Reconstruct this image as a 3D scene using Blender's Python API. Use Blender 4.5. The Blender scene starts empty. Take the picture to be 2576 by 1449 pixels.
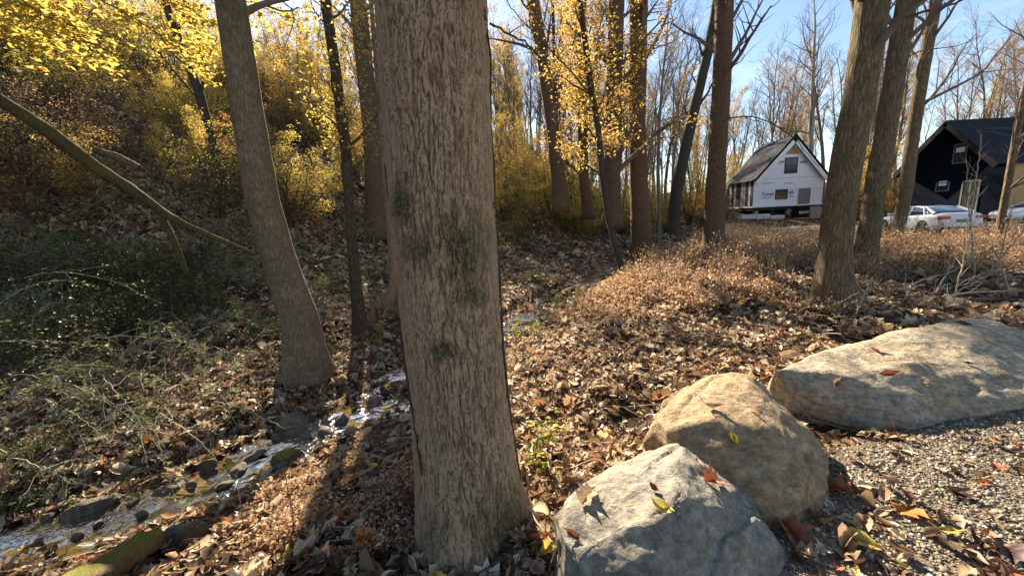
import bpy, bmesh, math, random
import numpy as np
from mathutils import Vector, Matrix, noise as mnoise

sc = bpy.context.scene
COL = sc.collection
R = math.radians
rng = np.random.default_rng(7)

# ------------------------------------------------------------------ camera
FPX, CX, CY = 960.0, 1288.0, 724.5          # focal length and centre for a 2576 x 1449 picture
PITCH, ROLL, CAMH = R(10.3), R(2.8), 1.6
CAM = np.array([0.0, 0.0, CAMH])
_f = np.array([0, math.cos(PITCH), -math.sin(PITCH)])
_u0 = np.array([0, math.sin(PITCH), math.cos(PITCH)])
_r0 = np.array([1.0, 0, 0])
RIGHT = _r0 * math.cos(ROLL) - _u0 * math.sin(ROLL)
UP = _u0 * math.cos(ROLL) + _r0 * math.sin(ROLL)
FWD = _f
cam_d = bpy.data.cameras.new('camera'); cam = bpy.data.objects.new('camera', cam_d); COL.objects.link(cam)
cam_d.sensor_width = 36; cam_d.lens = 36 * FPX / 2576; cam_d.clip_start = 0.05; cam_d.clip_end = 2000
cam.matrix_world = Matrix(((RIGHT[0], UP[0], -FWD[0], 0), (RIGHT[1], UP[1], -FWD[1], 0),
                           (RIGHT[2], UP[2], -FWD[2], CAMH), (0, 0, 0, 1)))
sc.camera = cam

def ray(px, py):
    v = FWD * FPX + RIGHT * (px - CX) + UP * (CY - py)
    return v / np.linalg.norm(v)
def at_y(px, py, y):                          # the point seen at (px, py) at the distance y in front
    v = ray(px, py); return CAM + v * (y / v[1])
def at_z(px, py, z):
    v = ray(px, py); return CAM + v * ((z - CAMH) / v[2])
def depth(p):
    return float(np.dot(np.asarray(p) - CAM, FWD))
def project(P):
    q = np.asarray(P) - CAM
    d = q @ FWD
    return CX + FPX * (q @ RIGHT) / d, CY - FPX * (q @ UP) / d, d

# ------------------------------------------------------------------ sky and sun
sd = ray(905, -110)                            # towards the sun, just above the frame
SUN_EL = math.asin(sd[2]); SUN_AZ = math.atan2(sd[0], sd[1])
world = bpy.data.worlds.new('World'); sc.world = world; world.use_nodes = True
wn, wl = world.node_tree.nodes, world.node_tree.links
bg = wn['Background']
sky = wn.new('ShaderNodeTexSky'); sky.sky_type = 'NISHITA'; sky.sun_disc = False
sky.sun_elevation = SUN_EL; sky.sun_rotation = SUN_AZ; sky.altitude = 300
sky.air_density = 1.0; sky.dust_density = 0.2; sky.ozone_density = 2.5
wtc = wn.new('ShaderNodeTexCoord'); wmp = wn.new('ShaderNodeMapping'); wmp.inputs['Scale'].default_value = (1.6, 1.6, 5.0); wmp.inputs['Rotation'].default_value = (0.2, 0.35, 0.6)
wnz = wn.new('ShaderNodeTexNoise'); wnz.inputs['Scale'].default_value = 2.6; wnz.inputs['Detail'].default_value = 7; wnz.inputs['Distortion'].default_value = 0.8
wrp = wn.new('ShaderNodeValToRGB'); wrp.color_ramp.elements[0].position = 0.52; wrp.color_ramp.elements[1].position = 0.8; wrp.color_ramp.elements[1].color = (0.45, 0.45, 0.45, 1)
wmx = wn.new('ShaderNodeMix'); wmx.data_type = 'RGBA'; wmx.inputs[7].default_value = (5.5, 5.8, 6.2, 1)
wl.new(wtc.outputs['Generated'], wmp.inputs[0]); wl.new(wmp.outputs[0], wnz.inputs['Vector']); wl.new(wnz.outputs[0], wrp.inputs[0]); wl.new(wrp.outputs[0], wmx.inputs[0]); wl.new(sky.outputs[0], wmx.inputs[6])
wl.new(wmx.outputs[2], bg.inputs[0]); bg.inputs[1].default_value = 0.06
sun_d = bpy.data.lights.new('sun', 'SUN'); sun = bpy.data.objects.new('sun', sun_d); COL.objects.link(sun)
sun_d.energy = 5.0; sun_d.angle = R(0.55); sun_d.color = (1.0, 0.90, 0.76)
sun.rotation_euler = Vector(sd).to_track_quat('Z', 'Y').to_euler()
sc.view_settings.view_transform = 'Standard'; sc.view_settings.look = 'None'
sc.view_settings.gamma = 1; sc.view_settings.use_curve_mapping = False
sc.view_settings.exposure = 2.0
sc.view_settings.use_white_balance = True; sc.view_settings.white_balance_temperature = 7100; sc.view_settings.white_balance_tint = 10
cy = sc.cycles
cy.max_bounces = 6; cy.diffuse_bounces = 3; cy.glossy_bounces = 2; cy.transmission_bounces = 4
cy.transparent_max_bounces = 6; cy.use_denoising = True; cy.sample_clamp_indirect = 6
cy.caustics_reflective = False; cy.caustics_refractive = False

# ------------------------------------------------------------------ numpy noise
def _hash(ix, iy, iz, seed=0):
    h = (ix.astype(np.int64) * 374761393 + iy.astype(np.int64) * 668265263 + iz.astype(np.int64) * 2147483647 + seed * 974634777) & 0xffffffff
    h = ((h ^ (h >> 13)) * 1274126177) & 0xffffffff
    h = ((h ^ (h >> 16)) * 2246822519) & 0xffffffff
    return ((h ^ (h >> 15)) & 0xffffff) / float(0xffffff)
def vnoise(x, y, z=None, seed=0):
    x = np.asarray(x, float); y = np.asarray(y, float); z = np.zeros_like(x) if z is None else np.asarray(z, float)
    x, y, z = np.broadcast_arrays(x, y, z)
    ix, iy, iz = np.floor(x), np.floor(y), np.floor(z)
    fx, fy, fz = x - ix, y - iy, z - iz
    fx, fy, fz = [t * t * (3 - 2 * t) for t in (fx, fy, fz)]
    out = 0
    for a in (0, 1):
        for b in (0, 1):
            for c in (0, 1):
                w = (fx if a else 1 - fx) * (fy if b else 1 - fy) * (fz if c else 1 - fz)
                out = out + w * _hash(ix + a, iy + b, iz + c, seed)
    return out * 2 - 1
def fbm(x, y, z=None, oct=4, seed=0):
    s, a, t = 0, 1.0, 0
    x = np.asarray(x, float); y = np.asarray(y, float); z = None if z is None else np.asarray(z, float)
    for k in range(oct):
        f = 2.03 ** k
        s = s + a * vnoise(x * f, y * f, None if z is None else z * f, seed + k * 17)
        t += a; a *= 0.5
    return s / t
def smooth(a, b, x):
    t = np.clip((np.asarray(x, float) - a) / (b - a), 0, 1); return t * t * (3 - 2 * t)

# ------------------------------------------------------------------ terrain height
WATER_Z = -0.62
creek_px = [(-700, 1600), (-250, 1470), (150, 1345), (430, 1255), (640, 1160), (830, 1075), (985, 995), (1130, 900), (1290, 818), (1400, 762), (1500, 698), (1590, 660), (1660, 632)]
CREEK = np.array([at_z(x, y, WATER_Z)[:2] for x, y in creek_px])
CREEK = np.vstack([CREEK[0] + (CREEK[0] - CREEK[1]) * 6, CREEK, CREEK[-1] + (CREEK[-1] - CREEK[-2]) * 2, CREEK[-1] + (CREEK[-1] - CREEK[-2]) * 2 + np.array([30, 12])])
def creek_s(x, y):
    """signed distance from the creek line, positive on the hill side (left)"""
    x = np.asarray(x, float); y = np.asarray(y, float)
    best = np.full(x.shape, 1e9); sg = np.ones(x.shape)
    for a, b in zip(CREEK[:-1], CREEK[1:]):
        d = b - a; L2 = d @ d
        t = np.clip(((x - a[0]) * d[0] + (y - a[1]) * d[1]) / L2, 0, 1)
        qx, qy = x - (a[0] + t * d[0]), y - (a[1] + t * d[1])
        dist = np.hypot(qx, qy); m = dist < best
        best = np.where(m, dist, best)
        sg = np.where(m, np.where(d[0] * qy - d[1] * qx > 0, 1.0, -1.0), sg)
    return best * sg
def creek_w(x, y):
    return 0.44 + 0.12 * vnoise(x * 1.3, y * 1.3, seed=5) + 0.02 * np.clip(y - 8, 0, 12)
def lot_mask(x, y):            # gravel: where the camera stands, and the driveway past the trees
    x = np.asarray(x, float); y = np.asarray(y, float)
    edge = 1.85 + 0.42 * (x - 0.9)
    near = smooth(0.0, 0.45, edge + 0.1 - y + 0.12 * vnoise(x * 2, y * 2, seed=9)) * smooth(0.15, 0.7, x + 0.3 * (y < 1.2))
    near = near * smooth(1.0, 0, (y - 4.5)) 
    far = smooth(-1, 1, x - 14.5 - 0.12 * (y - 14)) * smooth(13.4, 15.4, y) * smooth(0, -6, y - 60)
    return np.clip(near + far, 0, 1)
def ground(x, y):
    x = np.asarray(x, float); y = np.asarray(y, float)
    s = creek_s(x, y); w = creek_w(x, y)
    # right side
    zr = -0.10 * smooth(1.6, 3.0, y) - 0.10 * smooth(2.2, 4.5, y) + 0.22 * smooth(4, 7.5, y) * smooth(1.5, 3.5, x) - 0.06 * smooth(12, 16, y)
    zr = zr + 0.10 * np.exp(-((x - 3.2) ** 2 / 4 + (y - 7.8) ** 2 / 3)) + 9.0 * smooth(52, 110, np.hypot(x, y)) + 0.5 * fbm(x * 0.03, y * 0.03, seed=8) * smooth(40, 70, np.hypot(x, y))
    zr = zr - 0.18 * np.exp(-((x - 0.9) ** 2 / 0.8 + (y - 3.0) ** 2 / 0.6))
    tr = smooth(w, w + 1.9, -s)
    right = WATER_Z - 0.12 + (zr - WATER_Z + 0.12) * (0.25 * smooth(w - 0.1, w + 0.15, -s) + 0.75 * tr)
    # left side: bank, then hill
    sl = np.clip(s - w, 0, None)
    az = np.arctan2(x, np.maximum(y, 0.1))
    hf = 1 - 0.80 * smooth(-0.12, 0.30, az)
    hill = 0.16 * smooth(0, 0.35, sl) + 0.17 * np.clip(sl, 0, 3.5) + hf * (0.53 * np.clip(sl - 3.0, 0, 66) * smooth(2.0, 9, sl))
    hill = hill + 0.4 * fbm(x * 0.15, y * 0.15, seed=3, oct=3) * smooth(2, 8, sl)
    hill = 28.5 * np.tanh(hill / 28.5)
    left = WATER_Z - 0.10 + hill
    z = np.where(s > 0, left, right)
    bed = WATER_Z - 0.09 + 0.05 * fbm(x * 4, y * 4, seed=11)
    z = np.where(np.abs(s) < w, bed + (z - bed) * smooth(w - 0.25, w, np.abs(s)), z)
    lot = lot_mask(x, y)
    rough = 0.08 * fbm(x * 0.9, y * 0.9, seed=1) + 0.055 * fbm(x * 5, y * 5, seed=2, oct=3)
    z = z + rough * (1 - lot) * smooth(w - 0.2, w + 0.5, np.abs(s))
    z = np.where(s < -w, z * (1 - lot) + lot * (-0.24 * smooth(8, 14, y) + 0.006 * fbm(x * 7, y * 7, seed=4, oct=2)), z)
    return z
def gz(x, y): return float(ground(np.array([x]), np.array([y]))[0])
def gnormal(x, y, e=0.06):
    dx = (ground(x + e, y) - ground(x - e, y)) / (2 * e); dy = (ground(x, y + e) - ground(x, y - e)) / (2 * e)
    n = np.stack([-dx, -dy, np.ones_like(dx)], -1); return n / np.linalg.norm(n, axis=-1, keepdims=True)
def on_ground(px, py, tmax=90):
    v = ray(px, py); t = np.concatenate([np.arange(0.8, 8, 0.02), np.arange(8, tmax, 0.1)])
    p = CAM + t[:, None] * v
    h = p[:, 2] - ground(p[:, 0], p[:, 1])
    i = np.argmax(h < 0)
    if h[i] >= 0: i = len(t) - 1
    return p[i]

# ------------------------------------------------------------------ mesh helpers
def np_mesh(name, V, F, smooth_shade=True, attrs=None):
    V = np.asarray(V, np.float32); Fs = [np.asarray(f, np.int32) for f in (F if isinstance(F, list) else [F]) if len(f)]
    me = bpy.data.meshes.new(name)
    me.vertices.add(len(V)); me.vertices.foreach_set('co', V.ravel())
    nl = sum(f.size for f in Fs); npol = sum(len(f) for f in Fs)
    me.loops.add(nl); me.polygons.add(npol)
    if Fs:
        me.loops.foreach_set('vertex_index', np.concatenate([f.ravel() for f in Fs]))
        tot = np.concatenate([np.full(len(f), f.shape[1], np.int32) for f in Fs])
        me.polygons.foreach_set('loop_start', np.concatenate([[0], np.cumsum(tot)[:-1]]).astype(np.int32))
        me.polygons.foreach_set('loop_total', tot)
        me.polygons.foreach_set('use_smooth', np.full(npol, smooth_shade))
    for k, a in (attrs or {}).items():
        at = me.attributes.new(k, 'FLOAT', 'POINT'); at.data.foreach_set('value', np.asarray(a, np.float32))
    me.update(calc_edges=True); me.validate()
    return me
def link(name, me, mat=None, parent=None):
    o = bpy.data.objects.new(name, me); COL.objects.link(o)
    if mat is not None and me is not None and not me.materials: me.materials.append(mat)
    if parent is not None: o.parent = parent
    return o
def empty(name, loc=(0, 0, 0), rz=0.0):
    o = bpy.data.objects.new(name, None); COL.objects.link(o); o.location = loc; o.rotation_euler = (0, 0, rz); o.empty_display_size = 0.2
    return o
def tag(o, label=None, cat=None, group=None, kind=None):
    if label: o['label'] = label
    if cat: o['category'] = cat
    if group: o['group'] = group
    if kind: o['kind'] = kind
    return o
def copy_tree(o, parent=None):
    c = o.copy(); COL.objects.link(c)
    if parent is not None: c.parent = parent
    for ch in list(o.children): copy_tree(ch, c)
    return c

def tube(pts, rad, sides, cap=True, off=0, twist=0.0):
    pts = np.asarray(pts, float); rad = np.asarray(rad, float); n = len(pts)
    t = np.gradient(pts, axis=0); t /= np.linalg.norm(t, axis=1, keepdims=True) + 1e-9
    ref = np.array([0.31, 0.95, 0.05]) if abs(t[0, 2]) > 0.6 else np.array([0.05, 0.1, 1.0])
    a = np.cross(t, ref); a /= np.linalg.norm(a, axis=1, keepdims=True) + 1e-9
    b = np.cross(t, a)
    th = np.linspace(0, 2 * np.pi, sides, endpoint=False) + twist
    V = pts[:, None] + rad[:, None, None] * (np.cos(th)[None, :, None] * a[:, None] + np.sin(th)[None, :, None] * b[:, None])
    V = V.reshape(-1, 3)
    i = np.arange(n - 1)[:, None] * sides; j = np.arange(sides)[None]; jn = (j + 1) % sides
    F = np.stack([i + j, i + jn, i + sides + jn, i + sides + j], -1).reshape(-1, 4) + off
    return V, F
def tubes_mesh(name, paths, sides=5, attrs=True):
    Vs, Fs, A, off = [], [], [], 0
    for k, p in enumerate(paths):
        sd_ = p[2] if len(p) > 2 else sides
        V, F = tube(p[0], p[1], sd_, off=off); Vs.append(V); Fs.append(F); off += len(V)
        A.append(np.repeat(np.asarray(p[1]), sd_))
    return np_mesh(name, np.concatenate(Vs), np.concatenate(Fs), True, {'rad': np.concatenate(A)})
def grow(r, p0, d0, L, r0, n, wig=0.15, up=0.05, taper=0.25):
    p = np.array(p0, float); d = np.array(d0, float); d /= np.linalg.norm(d)
    P = [p.copy()]
    for k in range(n):
        d = d + r.normal(0, wig, 3) + np.array([0, 0, up]); d /= np.linalg.norm(d)
        p = p + d * L / n; P.append(p.copy())
    return np.array(P), r0 * np.linspace(1, taper, n + 1)
def side_dir(r, d, ang):
    a = np.cross(d, r.normal(0, 1, 3)); a /= np.linalg.norm(a) + 1e-9
    return d * math.cos(ang) + a * math.sin(ang)
def branch_out(r, path, nb, Lb, rb, start=0.3, ang=0.9, n=6, wig=0.15, up=0.06, upz=0.0, taper=0.2, sides=5, shrink=0.6):
    P, Rd = path[0], path[1]; out = []
    for k in range(nb):
        f = start + (1 - start) * (k + r.random()) / nb
        x = f * (len(P) - 1); i = min(int(x), len(P) - 2); q = P[i] + (P[i + 1] - P[i]) * (x - i)
        d = P[i + 1] - P[i]; d = d / np.linalg.norm(d)
        dd = side_dir(r, d, ang * r.uniform(0.7, 1.2)); dd[2] += upz
        rr = min(Rd[i] * 0.7, rb * (1 - shrink * f)); 
        pp = grow(r, q, dd, Lb * r.uniform(0.6, 1.15) * (1 - shrink * f * 0.8), rr, n, wig, up, taper)
        out.append((pp[0], pp[1], sides))
    return out

# leaves: small folded diamonds (or six-sided ones) spread round anchor points
def leaf_cloud(r, anchors, per, spread, size, flat=0.5, hexa=False, curl=0.25, drop=0.0):
    A = np.repeat(np.asarray(anchors), per, axis=0); m = len(A)
    c = A + r.normal(0, 1, (m, 3)) * np.array([1, 1, 0.6]) * spread; c[:, 2] -= drop
    n = r.normal(0, 1, (m, 3)) * np.array([1, 1, 1]); n[:, 2] = np.abs(n[:, 2]) + flat * 2; n /= np.linalg.norm(n, axis=1, keepdims=True)
    a = np.cross(n, r.normal(0, 1, (m, 3))); a /= np.linalg.norm(a, axis=1, keepdims=True)
    b = np.cross(n, a)
    s = size * r.uniform(0.6, 1.35, (m, 1)); w = 0.27 * s; dz = curl * s
    if not hexa:
        V = np.stack([c - a * s * 0.5 - n * dz * 0.3, c + b * w + n * dz * .5, c + a * s * 0.5 - n * dz * 0.4, c - b * w + n * dz * .5], 1)
        base = np.arange(m)[:, None] * 4
        F = np.concatenate([base + np.array([0, 2, 1]), base + np.array([0, 3, 2])])
        k = 4
    else:
        V = np.stack([c - a * s * 0.5, c - a * s * .15 + b * w * 1.15 + n * dz * .5, c + a * s * .22 + b * w + n * dz * .3, c + a * s * 0.55 - n * dz * 0.7,
                      c + a * s * .22 - b * w + n * dz * .3, c - a * s * .15 - b * w * 1.15 + n * dz * .5], 1)
        base = np.arange(m)[:, None] * 6
        F = np.concatenate([base + np.array(t) for t in ([0, 3, 2], [0, 2, 1], [0, 5, 4], [0, 4, 3])])
        k = 6
    return V.reshape(-1, 3), F, np.repeat(r.random(m), k)
def leaf_mesh(name, *a, **k):
    V, F, t = leaf_cloud(*a, **k)
    return np_mesh(name, V, F, False, {'tint': t})

# ------------------------------------------------------------------ materials
def new_mat(name):
    m = bpy.data.materials.new(name); m.use_nodes = True; nt = m.node_tree
    return m, nt.nodes, nt.links, nt.nodes['Principled BSDF']
def N(nodes, t, **k):
    n = nodes.new(t)
    for a, b in k.items(): setattr(n, a, b)
    return n
def ramp(nodes, links, fac, stops, interp='LINEAR'):
    r_ = nodes.new('ShaderNodeValToRGB'); cr = r_.color_ramp; cr.interpolation = interp
    while len(cr.elements) < len(stops): cr.elements.new(0.5)
    for e, (p, c) in zip(cr.elements, stops):
        e.position = p; e.color = (*c, 1) if len(c) == 3 else c
    if fac is not None: links.new(fac, r_.inputs[0])
    return r_
def noise_tex(nodes, links, vec, scale, detail=4, rough=0.6, dist=0.0):
    t = nodes.new('ShaderNodeTexNoise'); t.inputs['Scale'].default_value = scale; t.inputs['Detail'].default_value = detail
    t.inputs['Roughness'].default_value = rough; t.inputs['Distortion'].default_value = dist
    if vec is not None: links.new(vec, t.inputs['Vector'])
    return t
def mixc(nodes, links, fac, a, b, bt='MIX'):
    m = nodes.new('ShaderNodeMix'); m.data_type = 'RGBA'; m.blend_type = bt
    for s, v in ((0, fac), (6, a), (7, b)):
        if hasattr(v, 'is_output') or isinstance(v, bpy.types.NodeSocket): links.new(v, m.inputs[s])
        else: m.inputs[s].default_value = v if s == 0 else (*v, 1)
    return m.outputs[2]
def math_n(nodes, links, op, a, b=0.0):
    m = nodes.new('ShaderNodeMath'); m.operation = op
    for i, v in enumerate((a, b)):
        if isinstance(v, bpy.types.NodeSocket): links.new(v, m.inputs[i])
        else: m.inputs[i].default_value = v
    return m.outputs[0]
def bump(nodes, links, h, strength, dist, bsdf, normal=None):
    b = nodes.new('ShaderNodeBump'); b.inputs['Strength'].default_value = strength; b.inputs['Distance'].default_value = dist
    links.new(h, b.inputs['Height'])
    if normal is not None: links.new(normal, b.inputs['Normal'])
    links.new(b.outputs[0], bsdf.inputs['Normal']); return b.outputs[0]
def plain(name, col, rough=0.6, metal=0.0, vary=0.0, vscale=8.0, spec=0.5):
    m, n, l, b = new_mat(name)
    b.inputs['Roughness'].default_value = rough; b.inputs['Metallic'].default_value = metal
    b.inputs['Specular IOR Level'].default_value = spec
    if vary:
        tc = n.new('ShaderNodeTexCoord'); t = noise_tex(n, l, tc.outputs['Object'], vscale, 5)
        r_ = ramp(n, l, t.outputs[0], [(0.25, tuple(c * (1 - vary) for c in col)), (0.75, tuple(min(1, c * (1 + vary)) for c in col))])
        l.new(r_.outputs[0], b.inputs['Base Color'])
        bump(n, l, t.outputs[0], 0.3, 0.01, b)
    else: b.inputs['Base Color'].default_value = (*col, 1)
    return m
def bark_mat(name, dark, mid, light, sx=22, sz=5.0, moss=0.0, mosscol=(0.05, 0.06, 0.018), depth_=0.012, mossattr=False, warp=0.5, plate=False):
    m, n, l, b = new_mat(name)
    tc = n.new('ShaderNodeTexCoord'); mp = n.new('ShaderNodeMapping'); mp.inputs['Scale'].default_value = (sx, sx, sz)
    nz = noise_tex(n, l, tc.outputs['Object'], 6, 3)
    sub = n.new('ShaderNodeVectorMath'); sub.operation = 'MULTIPLY_ADD'
    l.new(nz.outputs['Color'], sub.inputs[0]); sub.inputs[1].default_value = (0.06 * warp, 0.06 * warp, 0.14 * warp); l.new(tc.outputs['Object'], sub.inputs[2])
    l.new(sub.outputs[0], mp.inputs[0])
    vo = n.new('ShaderNodeTexVoronoi'); vo.feature = 'DISTANCE_TO_EDGE'; vo.inputs['Scale'].default_value = 1.0; l.new(mp.outputs[0], vo.inputs['Vector'])
    mp2 = n.new('ShaderNodeMapping'); mp2.inputs['Scale'].default_value = (sx * 1.5, sx * 1.5, sz * 0.7); l.new(sub.outputs[0], mp2.inputs[0])
    n2 = noise_tex(n, l, mp2.outputs[0], 2.0, 6, 0.65)
    fis = math_n(n, l, 'MINIMUM', math_n(n, l, 'MULTIPLY', vo.outputs['Distance'], 4.0), 1.0)
    if plate:
        pa = n.new('ShaderNodeAttribute'); pa.attribute_name = 'plate'; fis = pa.outputs['Fac']
    h = math_n(n, l, 'ADD', math_n(n, l, 'MULTIPLY', fis, 0.85 if plate else 0.5), math_n(n, l, 'MULTIPLY', n2.outputs[0], 1.0 if plate else 1.5))
    r_ = ramp(n, l, math_n(n, l, 'MULTIPLY', h, 0.55), [(0.22, dark), (0.5, mid), (0.95, light)])
    big = noise_tex(n, l, tc.outputs['Object'], 1.7, 4)
    c = mixc(n, l, 0.55, r_.outputs[0], ramp(n, l, big.outputs[0], [(0.3, tuple(x * 0.55 for x in mid)), (0.7, light)]).outputs[0], 'MULTIPLY')
    c = mixc(n, l, 0.35, c, r_.outputs[0], 'ADD')
    lich = noise_tex(n, l, tc.outputs['Object'], 14, 6, 0.7)
    lf = ramp(n, l, lich.outputs[0], [(0.60, (0, 0, 0)), (0.72, (1, 1, 1))])
    c = mixc(n, l, math_n(n, l, 'MULTIPLY', lf.outputs[0], 0.35), c, tuple(min(1, x * 1.35 + 0.02) for x in light))
    if moss > 0 or mossattr:
        mn = noise_tex(n, l, tc.outputs['Object'], 3.5, 6, 0.75)
        if mossattr:
            at = n.new('ShaderNodeAttribute'); at.attribute_name = 'moss'
            mf = math_n(n, l, 'ADD', mn.outputs[0], math_n(n, l, 'SUBTRACT', at.outputs['Fac'], 0.2))
            lo = 0.66
        else: mf = mn.outputs[0]; lo = 1 - moss
        mr = ramp(n, l, mf, [(lo - 0.12, (0, 0, 0)), (lo + 0.22, (1, 1, 1))]); mf2 = noise_tex(n, l, tc.outputs['Object'], 60, 5, 0.8)
        c = mixc(n, l, math_n(n, l, 'MULTIPLY', mr.outputs[0], ramp(n, l, mf2.outputs[0], [(0.35, (0.35, 0.35, 0.35)), (0.6, (1, 1, 1))]).outputs[0]), c, mosscol)
    l.new(c, b.inputs['Base Color']); b.inputs['Roughness'].default_value = 0.92; b.inputs['Specular IOR Level'].default_value = 0.15
    bump(n, l, h, 1.0, depth_, b)
    return m
def leaf_mat(name, stops, src='attr', trans=0.5, vary=0.12, rough=0.6, veins=False):
    m, n, l, b = new_mat(name)
    if src == 'attr':
        at = n.new('ShaderNodeAttribute'); at.attribute_name = 'tint'; fac = at.outputs['Fac']
    else:
        oi = n.new('ShaderNodeObjectInfo'); fac = oi.outputs['Random']
    r_ = ramp(n, l, fac, stops)
    tc = n.new('ShaderNodeTexCoord'); nz = noise_tex(n, l, tc.outputs['Object'], 30 if src == 'attr' else 28, 4, 0.7)
    hs = n.new('ShaderNodeHueSaturation'); l.new(r_.outputs[0], hs.inputs['Color'])
    l.new(math_n(n, l, 'ADD', math_n(n, l, 'MULTIPLY', nz.outputs[0], 0.8), 0.62), hs.inputs['Value'])
    col = hs.outputs[0]
    l.new(col, b.inputs['Base Color']); b.inputs['Roughness'].default_value = rough; b.inputs['Specular IOR Level'].default_value = 0.35
    tr = n.new('ShaderNodeBsdfTranslucent'); l.new(col, tr.inputs[0])
    mx = n.new('ShaderNodeMixShader'); mx.inputs[0].default_value = trans
    l.new(b.outputs[0], mx.inputs[1]); l.new(tr.outputs[0], mx.inputs[2])
    l.new(mx.outputs[0], n['Material Output'].inputs[0])
    return m

M = {}
M['bark_big'] = bark_mat('bark_grey_brown', (0.045, 0.030, 0.019), (0.26, 0.180, 0.115), (0.47, 0.355, 0.24), 44, 12, mossattr=True, mosscol=(0.045, 0.052, 0.020), depth_=0.006, plate=True)
M['bark_moss'] = bark_mat('bark_mossy', (0.040, 0.030, 0.021), (0.19, 0.145, 0.10), (0.38, 0.30, 0.215), 36, 7, moss=0.48, depth_=0.009, warp=1.3)
M['bark_log'] = bark_mat('bark_dead_mossy', (0.018, 0.014, 0.010), (0.075, 0.056, 0.04), (0.16, 0.125, 0.09), 30, 9, moss=0.54, mosscol=(0.12, 0.12, 0.03), depth_=0.015, warp=1.3)
M['bark_brown'] = bark_mat('bark_brown', (0.035, 0.023, 0.015), (0.15, 0.095, 0.06), (0.28, 0.19, 0.125), 30, 4.0, warp=1.3, moss=0.30, depth_=0.02)
M['bark_ridge'] = bark_mat('bark_ridged_pale', (0.035, 0.026, 0.016), (0.20, 0.15, 0.095), (0.42, 0.34, 0.23), 24, 3.2, warp=1.3, moss=0.46, mosscol=(0.075, 0.075, 0.02), depth_=0.03)
M['bark_dark'] = bark_mat('bark_dark', (0.014, 0.011, 0.009), (0.065, 0.052, 0.040), (0.15, 0.125, 0.095), 24, 6, moss=0.38, depth_=0.012)
M['bark_far'] = plain('bark_far', (0.155, 0.125, 0.10), 0.95, vary=0.4, vscale=5, spec=0.1)
M['bark_pale'] = plain('bark_pale_grey', (0.30, 0.26, 0.21), 0.9, vary=0.35, vscale=9, spec=0.1)
M['twig'] = plain('twig_brown', (0.075, 0.05, 0.035), 0.9, vary=0.4, vscale=12, spec=0.15)
M['twig_pale'] = plain('twig_pale', (0.34, 0.28, 0.20), 0.85, vary=0.3, vscale=12, spec=0.2)
YEL = [(0, (0.28, 0.22, 0.06)), (0.3, (0.50, 0.40, 0.08)), (0.6, (0.62, 0.48, 0.10)), (0.85, (0.48, 0.30, 0.07)), (1, (0.30, 0.32, 0.08))]
GOLD = [(0, (0.30, 0.18, 0.06)), (0.35, (0.50, 0.33, 0.085)), (0.7, (0.60, 0.43, 0.11)), (1, (0.34, 0.18, 0.07))]
RUST = [(0, (0.16, 0.085, 0.045)), (0.4, (0.30, 0.175, 0.085)), (0.7, (0.40, 0.26, 0.12)), (1, (0.24, 0.11, 0.055))]
REDC = [(0, (0.40, 0.11, 0.05)), (0.5, (0.52, 0.21, 0.08)), (1, (0.50, 0.31, 0.10))]
LIME = [(0, (0.12, 0.17, 0.03)), (0.4, (0.24, 0.27, 0.04)), (0.8, (0.36, 0.34, 0.06)), (1, (0.34, 0.25, 0.06))]
GRN = [(0, (0.045, 0.065, 0.025)), (0.45, (0.10, 0.13, 0.045)), (0.8, (0.21, 0.23, 0.08)), (1, (0.38, 0.34, 0.12))]
for k, v in (('yellow', YEL), ('gold', GOLD), ('rust', RUST), ('red', REDC), ('lime', LIME), ('green', GRN)):
    M['leaf_' + k] = leaf_mat('leaves_' + k, v, 'attr', 0.64, rough=0.35 if k == 'green' else 0.55)
LIT = [(0, (0.05, 0.03, 0.02)), (0.16, (0.16, 0.095, 0.055)), (0.30, (0.30, 0.20, 0.115)), (0.45, (0.19, 0.10, 0.055)), (0.58, (0.48, 0.37, 0.235)), (0.70, (0.66, 0.55, 0.38)), (0.80, (0.34, 0.15, 0.065)), (0.92, (0.58, 0.47, 0.32)), (0.985, (0.70, 0.60, 0.44)), (1.0, (0.66, 0.46, 0.10))]
M['litter'] = leaf_mat('fallen_leaves', LIT, 'obj', 0.35, rough=0.45)
M['dry_grass'] = leaf_mat('dry_weeds', [(0, (0.20, 0.10, 0.055)), (0.35, (0.38, 0.22, 0.115)), (0.65, (0.54, 0.39, 0.23)), (0.85, (0.66, 0.55, 0.38)), (1, (0.30, 0.14, 0.07))], 'attr', 0.4)

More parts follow.
